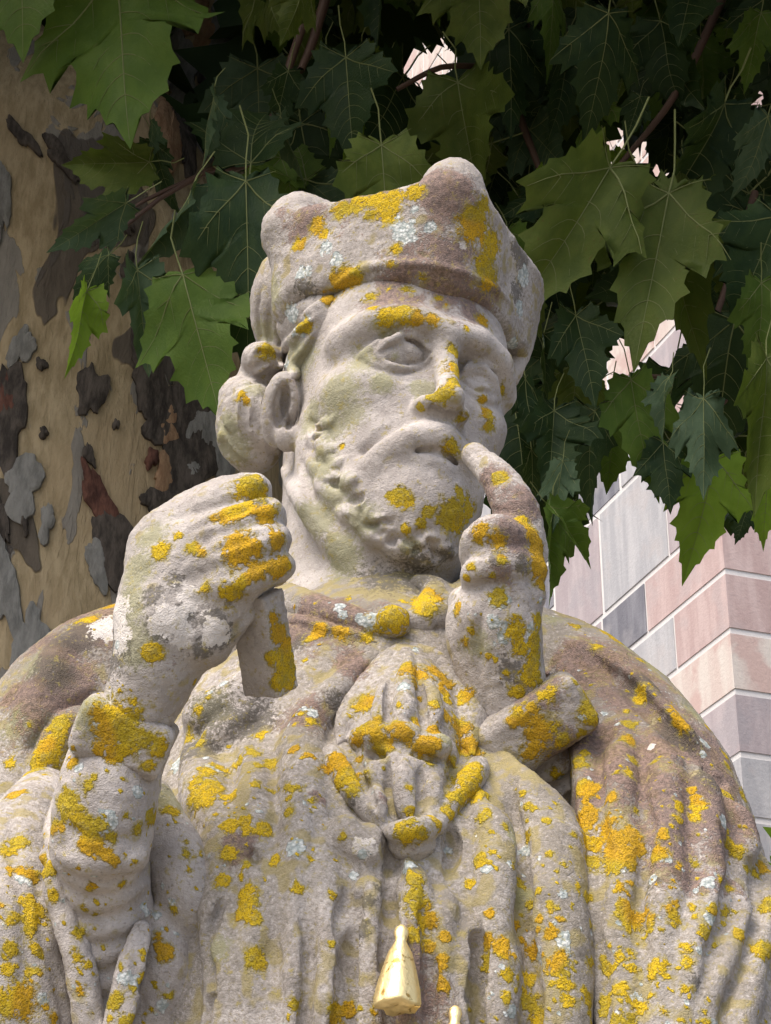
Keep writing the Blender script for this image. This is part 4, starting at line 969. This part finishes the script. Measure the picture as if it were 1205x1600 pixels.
# ---- leaves
HALF = [(0, 0), (.06, -.04), (.18, -.08), (.30, -.05), (.40, -.13), (.44, -.03), (.56, -.02), (.52, .08), (.54, .15), (.66, .17), (.65, .26), (.69, .32), (.80, .34), (.79, .42), (.95, .60), (.80, .60), (.72, .62), (.70, .72), (.60, .65), (.48, .62), (.43, .66),
        (.43, .74), (.52, .82), (.42, .85), (.37, .91), (.38, 1.01), (.29, 1.01), (.23, 1.06), (.19, 1.16), (.13, 1.16), (0, 1.36)]
SPI = np.interp(np.arange(len(HALF)), [0, 6, 14, 20, len(HALF) - 1], [0, .04, .32, .48, 1.36])
def leaf_mesh(seed):
    r_ = np.random.default_rng(seed); fold = r_.uniform(-.25, .45); droop = r_.uniform(-.15, .55); wv = r_.uniform(.02, .07); tw = r_.uniform(-.35, .35); ph = r_.uniform(0, 6, 4); r_s = r_.uniform(-1, 1); asym = r_.uniform(.9, 1.1, 2)
    def zf(x, y):
        return fold * abs(x) - droop * y * y * .6 + wv * math.sin(x * 6 + ph[0]) * math.cos(y * 5 + ph[1]) + wv * .6 * math.sin(y * 11 + ph[2]) * abs(x) * 2 + .5 * droop * x * x * r_s + tw * x * y
    V = []; F = []; MI = []
    for side in (1, -1):
        off = len(V); k = asym[0 if side > 0 else 1]; n = len(HALF)
        for (x, y), sy in zip(HALF, SPI):
            jx = x * k * side * (1 + r_.uniform(-.04, .04) * (x > .2)); jy = y + r_.uniform(-.02, .02) * (x > .2)
            for t in (0, .34, .68, 1.0):
                X = jx * t; Y_ = sy + (jy - sy) * t; V.append((X, Y_, zf(X, Y_)))
        for i in range(n - 1):
            for t in range(3):
                f = (off + i * 4 + t, off + i * 4 + t + 1, off + (i + 1) * 4 + t + 1, off + (i + 1) * 4 + t)
                F.append(f if side > 0 else f[::-1]); MI.append(0)
    def vein(pts, w0, w1):
        n = len(pts); b = len(V)
        for i, (x, y) in enumerate(pts):
            t = i / (n - 1); w = w0 + (w1 - w0) * t; j = min(i + 1, n - 1); k = max(i - 1, 0)
            dx, dy = pts[j][0] - pts[k][0], pts[j][1] - pts[k][1]; L = math.hypot(dx, dy) + 1e-9; px, py = -dy / L * w, dx / L * w; z = zf(x, y)
            V.extend([(x + px, y + py, z), (x, y, z + w * 1.3), (x - px, y - py, z), (x, y, z - w * 1.3)])
        for i in range(n - 1):
            for q in range(4): F.append((b + i * 4 + q, b + i * 4 + (q + 1) % 4, b + (i + 1) * 4 + (q + 1) % 4, b + (i + 1) * 4 + q)); MI.append(1)
    def line(a, b, n=6, bow=0.0):
        dx, dy = b[0] - a[0], b[1] - a[1]
        return [(a[0] + dx * t - dy * bow * math.sin(t * 3.14), a[1] + dy * t + dx * bow * math.sin(t * 3.14)) for t in np.linspace(0, 1, n)]
    vein(line((0, 0), (0, 1.3), 9), .012, .003)
    for s in (1, -1):
        vein(line((0, .02), (s * .90, .58), 7), .010, .003); vein(line((0, .02), (s * .48, -.10), 5), .007, .002)
        for y, L in ((.34, .30), (.52, .30), (.68, .34), (.84, .28), (1.0, .2)): vein(line((0, y), (s * L * .95, y + L * .62), 5, s * -.10), .0042, .0015)
        for t, L in ((.3, .26), (.5, .30), (.7, .2)):
            vein(line((s * .84 * t, .02 + .56 * t), (s * (.84 * t + L * .95), .02 + .56 * t + L * .02), 4), .0038, .0012); vein(line((s * .84 * t, .02 + .56 * t), (s * (.84 * t + L * .1), .02 + .56 * t + L * .9), 4), .0038, .0012)
    # petiole
    b = len(V); pp = [(0, .01, zf(0, 0)), (r_.uniform(-.02, .02), -.16, .02), (r_.uniform(-.07, .07), -.34, .08), (r_.uniform(-.14, .14), -.52, .18)]
    for x, y, z in pp:
        for q in range(5): V.append((x + .014 * math.cos(q * 1.257), y, z + .014 * math.sin(q * 1.257)))
    for i in range(3):
        for q in range(5): F.append((b + i * 5 + q, b + i * 5 + (q + 1) % 5, b + (i + 1) * 5 + (q + 1) % 5, b + (i + 1) * 5 + q)); MI.append(1)
    V = np.array(V) / 1.34
    me = bpy.data.meshes.new('leaf'); me.from_pydata([tuple(v) for v in V], [], F); me.update()
    me.polygons.foreach_set('material_index', np.array(MI, np.int32)); me.polygons.foreach_set('use_smooth', np.ones(len(F), bool)); return me
def leaf_material(name, a, b, trans, brown=.25, rough=.5):
    N = NT(name); r = N.n('ShaderNodeObjectInfo').outputs['Random']; o = N.obj(); mth = N.math
    n1 = N.noise(5, 3, .6, o); n2 = N.noise(45, 3, .65, o)
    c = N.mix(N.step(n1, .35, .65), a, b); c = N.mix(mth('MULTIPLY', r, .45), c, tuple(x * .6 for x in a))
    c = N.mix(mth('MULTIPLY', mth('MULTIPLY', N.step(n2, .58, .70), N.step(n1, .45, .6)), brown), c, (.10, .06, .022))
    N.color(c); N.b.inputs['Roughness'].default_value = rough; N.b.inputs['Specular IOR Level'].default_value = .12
    N.bump(n2, .3, .006)
    tr = N.n('ShaderNodeBsdfTranslucent'); N.l(N.mix(.5, c, (.25, .40, .03)), tr.inputs[0])
    ms = N.n('ShaderNodeMixShader'); ms.inputs[0].default_value = trans; N.l(N.b.outputs[0], ms.inputs[1]); N.l(tr.outputs[0], ms.inputs[2]); N.l(ms.outputs[0], N.out.inputs[0])
    return N.m
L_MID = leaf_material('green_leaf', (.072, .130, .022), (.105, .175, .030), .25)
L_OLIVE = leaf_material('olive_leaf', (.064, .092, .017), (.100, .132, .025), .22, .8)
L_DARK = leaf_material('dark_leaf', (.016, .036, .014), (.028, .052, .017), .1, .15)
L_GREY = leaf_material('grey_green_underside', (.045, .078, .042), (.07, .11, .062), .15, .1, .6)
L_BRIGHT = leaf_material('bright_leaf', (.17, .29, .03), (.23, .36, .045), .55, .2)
def vein_material(name, c):
    N = NT(name); N.color(c); N.b.inputs['Roughness'].default_value = .6; return N.m
VEIN = vein_material('leaf_vein', (.165, .19, .07)); TWIG = vein_material('twig_bark', (.085, .05, .035))
LM = [leaf_mesh(s) for s in range(16)]
for m in LM: m.materials.append(L_MID); m.materials.append(VEIN)
nleaf = 0
def leaf(bx, by, tx, ty, Y, mat, dY=0.0, roll=0.0, wx=1.0, var=None, flip=False):
    global nleaf
    b = A(bx, by, Y); t = A(tx, ty, Y + dY); y = t - b; L = np.linalg.norm(y); y /= L
    n = CAM - b; n /= np.linalg.norm(n); x = np.cross(y, n); x /= np.linalg.norm(x); n = np.cross(x, y)
    c, s = math.cos(math.radians(roll)), math.sin(math.radians(roll)); x, n = x * c + n * s, n * c - x * s
    if flip: x, n = -x, -n
    o = bpy.data.objects.new('leaf', LM[(nleaf if var is None else var) % len(LM)]); COL.objects.link(o); nleaf += 1
    Mx = Matrix(((x[0] * wx * L, y[0] * L, n[0] * L, b[0]), (x[1] * wx * L, y[1] * L, n[1] * L, b[1]), (x[2] * wx * L, y[2] * L, n[2] * L, b[2]), (0, 0, 0, 1)))
    o.parent = crown; o.matrix_parent_inverse = Matrix.Identity(4); o.matrix_world = Mx; o.matrix_basis = Mx
    o.material_slots[0].link = 'OBJECT'; o.material_slots[0].material = mat
    return o
# branches of the crown carry the leaves
CR_ = SDF()
CR_.pchain([(420, -260, 1.85, 60), (620, -160, 1.4, 44), (860, -80, 1.2, 34), (1200, -60, 1.15, 26), (1500, 0, 1.2, 14)], 8)
P, Q = mesh_sdf(CR_, .008); crown = link('crown', make_mesh('crown', P, Q), BARK, tree)
def twig(pts, w0=5, w1=2.5):
    S = SDF(); n = len(pts); S.pchain([(x, y, Y, w0 + (w1 - w0) * i / (n - 1)) for i, (x, y, Y) in enumerate(pts)], 2)
    q = spline(np.array(pts, float), 4); W_ = np.array([A(*p) for p in q]); V = []; F = []
    for i, w in enumerate(W_):
        r = M(w0 + (w1 - w0) * i / (len(W_) - 1), w); d = W_[min(i + 1, len(W_) - 1)] - W_[max(i - 1, 0)]; d /= np.linalg.norm(d); u = np.cross(d, FW); u /= np.linalg.norm(u); v = np.cross(d, u)
        for k in range(6): V.append(tuple(w + (u * math.cos(k * 1.047) + v * math.sin(k * 1.047)) * r))
    for i in range(len(W_) - 1):
        for k in range(6): F.append((i * 6 + k, i * 6 + (k + 1) % 6, (i + 1) * 6 + (k + 1) % 6, (i + 1) * 6 + k))
    me = bpy.data.meshes.new('twig'); me.from_pydata(V, [], F); me.update()
    for p in me.polygons: p.use_smooth = True
    link('twig', me, TWIG, crown)
twig([(480, 20, .95), (400, 240, .8), (330, 265, .75), (250, 310, .72)], 7, 4); twig([(520, -40, 1.0), (490, 60, .95), (470, 110, .9)], 9, 6); twig([(330, 265, .75), (200, 330, .7), (160, 400, .68)], 4, 2)
twig([(250, 310, .72), (190, 360, .7), (165, 402, .68)], 4, 3); twig([(760, -60, 1.1), (800, 140, 1.05), (845, 270, 1.0)], 9, 5); twig([(1150, -50, 1.1), (1060, 140, 1.0), (965, 262, .9)], 8, 4)
twig([(620, 140, .95), (690, 105, .95), (790, 90, 1.0), (860, -40, 1.1)], 4, 6); twig([(1180, 300, .95), (1090, 560, .95), (990, 590, .95)], 6, 3); twig([(1290, -40, 1.15), (1230, 250, 1.0), (1180, 560, .95), (1120, 640, .9)], 8, 3)
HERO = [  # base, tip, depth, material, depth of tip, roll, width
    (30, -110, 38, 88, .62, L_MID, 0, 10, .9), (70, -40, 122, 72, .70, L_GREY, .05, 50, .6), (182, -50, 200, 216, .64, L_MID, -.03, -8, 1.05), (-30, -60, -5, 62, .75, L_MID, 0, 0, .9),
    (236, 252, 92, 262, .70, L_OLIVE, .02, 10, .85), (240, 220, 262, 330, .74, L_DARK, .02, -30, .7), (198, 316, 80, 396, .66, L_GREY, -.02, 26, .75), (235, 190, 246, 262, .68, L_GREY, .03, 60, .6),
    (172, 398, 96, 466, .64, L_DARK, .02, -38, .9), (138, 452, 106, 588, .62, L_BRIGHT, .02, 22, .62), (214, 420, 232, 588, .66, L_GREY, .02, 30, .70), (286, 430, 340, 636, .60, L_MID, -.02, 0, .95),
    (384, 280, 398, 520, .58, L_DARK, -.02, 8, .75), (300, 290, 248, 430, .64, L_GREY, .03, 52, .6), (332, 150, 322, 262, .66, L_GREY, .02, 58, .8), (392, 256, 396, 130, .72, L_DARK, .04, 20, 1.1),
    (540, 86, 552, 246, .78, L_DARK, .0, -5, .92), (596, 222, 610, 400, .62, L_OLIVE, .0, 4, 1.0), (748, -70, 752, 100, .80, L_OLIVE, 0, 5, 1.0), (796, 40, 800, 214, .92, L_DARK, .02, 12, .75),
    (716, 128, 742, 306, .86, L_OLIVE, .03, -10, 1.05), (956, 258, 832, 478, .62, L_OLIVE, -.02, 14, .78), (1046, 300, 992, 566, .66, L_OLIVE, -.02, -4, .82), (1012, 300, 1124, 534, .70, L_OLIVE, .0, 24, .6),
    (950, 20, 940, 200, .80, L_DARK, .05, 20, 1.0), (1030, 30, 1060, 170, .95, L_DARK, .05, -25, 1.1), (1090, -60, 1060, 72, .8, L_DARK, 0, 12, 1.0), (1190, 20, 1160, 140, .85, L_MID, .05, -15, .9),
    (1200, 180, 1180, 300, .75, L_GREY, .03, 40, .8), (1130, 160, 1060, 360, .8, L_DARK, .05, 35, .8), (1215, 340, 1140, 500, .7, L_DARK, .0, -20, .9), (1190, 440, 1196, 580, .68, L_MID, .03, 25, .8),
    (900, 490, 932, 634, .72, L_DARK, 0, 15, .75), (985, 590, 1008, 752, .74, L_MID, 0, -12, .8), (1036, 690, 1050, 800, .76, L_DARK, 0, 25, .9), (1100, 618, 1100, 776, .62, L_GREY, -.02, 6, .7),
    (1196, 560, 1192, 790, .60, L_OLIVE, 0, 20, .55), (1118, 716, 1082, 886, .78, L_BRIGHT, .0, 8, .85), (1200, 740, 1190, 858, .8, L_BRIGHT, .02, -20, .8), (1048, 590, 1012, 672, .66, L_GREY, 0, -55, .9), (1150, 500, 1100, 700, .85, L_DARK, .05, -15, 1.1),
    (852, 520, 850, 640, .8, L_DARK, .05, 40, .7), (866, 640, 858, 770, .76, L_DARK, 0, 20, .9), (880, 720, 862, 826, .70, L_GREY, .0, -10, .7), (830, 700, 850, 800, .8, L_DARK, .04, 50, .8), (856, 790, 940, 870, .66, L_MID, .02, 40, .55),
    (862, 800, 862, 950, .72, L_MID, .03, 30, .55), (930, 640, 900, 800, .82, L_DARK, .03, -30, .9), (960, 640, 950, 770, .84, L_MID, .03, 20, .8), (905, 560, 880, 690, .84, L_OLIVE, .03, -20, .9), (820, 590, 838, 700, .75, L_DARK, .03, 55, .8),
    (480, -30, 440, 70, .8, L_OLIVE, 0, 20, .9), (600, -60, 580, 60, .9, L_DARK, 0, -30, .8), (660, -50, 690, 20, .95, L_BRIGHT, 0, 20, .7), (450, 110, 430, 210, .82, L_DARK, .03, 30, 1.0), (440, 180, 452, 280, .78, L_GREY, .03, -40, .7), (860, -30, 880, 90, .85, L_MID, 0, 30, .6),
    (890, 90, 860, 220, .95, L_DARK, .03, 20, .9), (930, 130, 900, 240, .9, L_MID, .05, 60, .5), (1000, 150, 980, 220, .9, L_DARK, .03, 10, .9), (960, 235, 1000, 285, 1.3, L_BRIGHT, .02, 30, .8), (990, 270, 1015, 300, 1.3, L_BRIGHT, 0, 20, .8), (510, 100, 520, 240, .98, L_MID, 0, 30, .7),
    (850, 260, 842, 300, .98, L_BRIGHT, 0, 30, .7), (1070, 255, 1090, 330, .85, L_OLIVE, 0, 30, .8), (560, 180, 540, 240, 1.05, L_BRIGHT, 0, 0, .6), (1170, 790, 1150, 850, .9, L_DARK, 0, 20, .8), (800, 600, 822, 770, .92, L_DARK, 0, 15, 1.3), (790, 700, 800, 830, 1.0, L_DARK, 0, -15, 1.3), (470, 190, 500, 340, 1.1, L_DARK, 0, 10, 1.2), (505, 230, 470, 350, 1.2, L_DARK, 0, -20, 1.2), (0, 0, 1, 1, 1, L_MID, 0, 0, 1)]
for h in HERO[:-1]:
    bx, by, tx, ty, Y, mat, dY, roll, wx = h
    leaf(bx, by, tx, ty, Y, mat, dY, roll, wx * .62)
# lower limit of the foliage on the right, and openings through which the tower shows
LIMX = [300, 420, 500, 560, 780, 830, 880, 920, 950, 1000, 1045, 1075, 1110, 1150, 1205, 1300]; LIMY = [420, 480, 520, 560, 600, 900, 860, 760, 730, 730, 800, 800, 820, 830, 830, 820]
GAPS = [(690, 95, 26), (700, 120, 16), (942, 234, 14), (990, 280, 16), (1000, 566, 26), (1032, 552, 20), (975, 570, 14), (1058, 498, 9), (825, 560, 8), (800, 690, 8), (1200, 140, 14), (560, 240, 8)]
def allowed(px, py, mrg):
    if py > np.interp(px, LIMX, LIMY) - mrg: return False
    return all((px - gx) ** 2 + (py - gy) ** 2 > (gr + mrg * .9) ** 2 for gx, gy, gr in GAPS)
rl = np.random.default_rng(5); tries = 0
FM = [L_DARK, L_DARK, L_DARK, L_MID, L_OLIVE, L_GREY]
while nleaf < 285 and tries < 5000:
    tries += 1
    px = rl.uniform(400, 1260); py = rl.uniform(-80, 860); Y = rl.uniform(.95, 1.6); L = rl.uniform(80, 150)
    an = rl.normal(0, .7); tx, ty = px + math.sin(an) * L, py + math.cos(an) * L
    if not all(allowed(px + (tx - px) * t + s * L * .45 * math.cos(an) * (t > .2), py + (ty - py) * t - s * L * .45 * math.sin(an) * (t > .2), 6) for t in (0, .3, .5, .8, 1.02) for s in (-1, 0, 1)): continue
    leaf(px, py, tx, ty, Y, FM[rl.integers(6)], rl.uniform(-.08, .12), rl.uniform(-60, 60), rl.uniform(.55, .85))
# mass of the crown behind and unseen canopy added above for shade: leaves past counting
V = []; F = []; cnt = 0
simple = np.array([(0, 0), (.42, -.12), (.5, .14), (.88, .60), (.36, .55), (.40, .85), (0, 1.34), (-.40, .85), (-.36, .55), (-.88, .60), (-.5, .14), (-.42, -.12)]) / 1.34
tries = 0
while cnt < 17000 and tries < 90000:
    tries += 1
    p = np.array([rl.uniform(-3.2, 3.6), rl.uniform(1.35, 4.6), rl.uniform(2.2, 6.2)])
    over = rl.random() < .5
    if over:
        p = np.array([rl.uniform(-3.4, 3.6), rl.uniform(.12, 4.6), 0]); p[2] = rl.uniform(3.55 + .42 * p[1], 7.2)
    L = rl.uniform(.15, .25); q = proj(p[None])[0]; rpx = L * FPX / float((p - CAM) @ FW)
    if p[0] < -.2 and p[2] < 3.3 and p[1] < 2.3: continue
    if over and q[1] > -rpx * 1.1: continue
    if not over and not allowed(q[0], q[1], rpx * .75): continue
    y = rl.normal(0, .6, 3) + np.array([0, 0, -1]); y /= np.linalg.norm(y); x = np.cross(y, rl.normal(0, 1, 3)); x /= np.linalg.norm(x); n = np.cross(x, y)
    b = len(V)
    for u, v in simple: V.append(p + (x * u + y * v + n * (.12 * abs(u) - .1 * v * v)) * L)
    V.append(p + y * .45 * L / 1.34)
    for k in range(12): F.append((b + k, b + (k + 1) % 12, b + 12))
    cnt += 1
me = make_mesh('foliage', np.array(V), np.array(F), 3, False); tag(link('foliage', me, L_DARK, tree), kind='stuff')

# ------------------------------------------------------------------ SHRUB far right
sp = A(1228, 1292, 5.2); shrub = empty('green_shrub', (float(sp[0]), float(sp[1]), 0)); tag(shrub, 'bright green shrub at the right edge beside the tower', 'shrub')
V = []; F = []
for i in range(900):
    d = rl.normal(0, 1, 3); d /= np.linalg.norm(d); p = sp + d * np.array([.22, .3, .5]) * rl.uniform(.6, 1.0) + np.array([.12, 0, -.46]); L = rl.uniform(.07, .13)
    y = rl.normal(0, 1, 3); y /= np.linalg.norm(y); x = np.cross(y, rl.normal(0, 1, 3)); x /= np.linalg.norm(x); b = len(V)
    V += [p, p + (x * .35 + y * .5) * L, p + y * L, p + (-x * .35 + y * .5) * L]; F.append((b, b + 1, b + 2, b + 3))
tag(link('foliage', make_mesh('foliage', np.array(V), np.array(F), 4, False), L_BRIGHT, shrub), kind='stuff')
me = bpy.data.meshes.new('stem'); n = 8; zt = float(sp[2]) - .5
me.from_pydata([(float(sp[0]) + .12 + (.03 if k else .045) * math.cos(i * .785), float(sp[1]) + .03 * math.sin(i * .785), zt * k) for k in (0, 1) for i in range(n)], [], [(i, (i + 1) % n, n + (i + 1) % n, n + i) for i in range(n)]); me.update()
link('stem', me, TWIG, shrub)
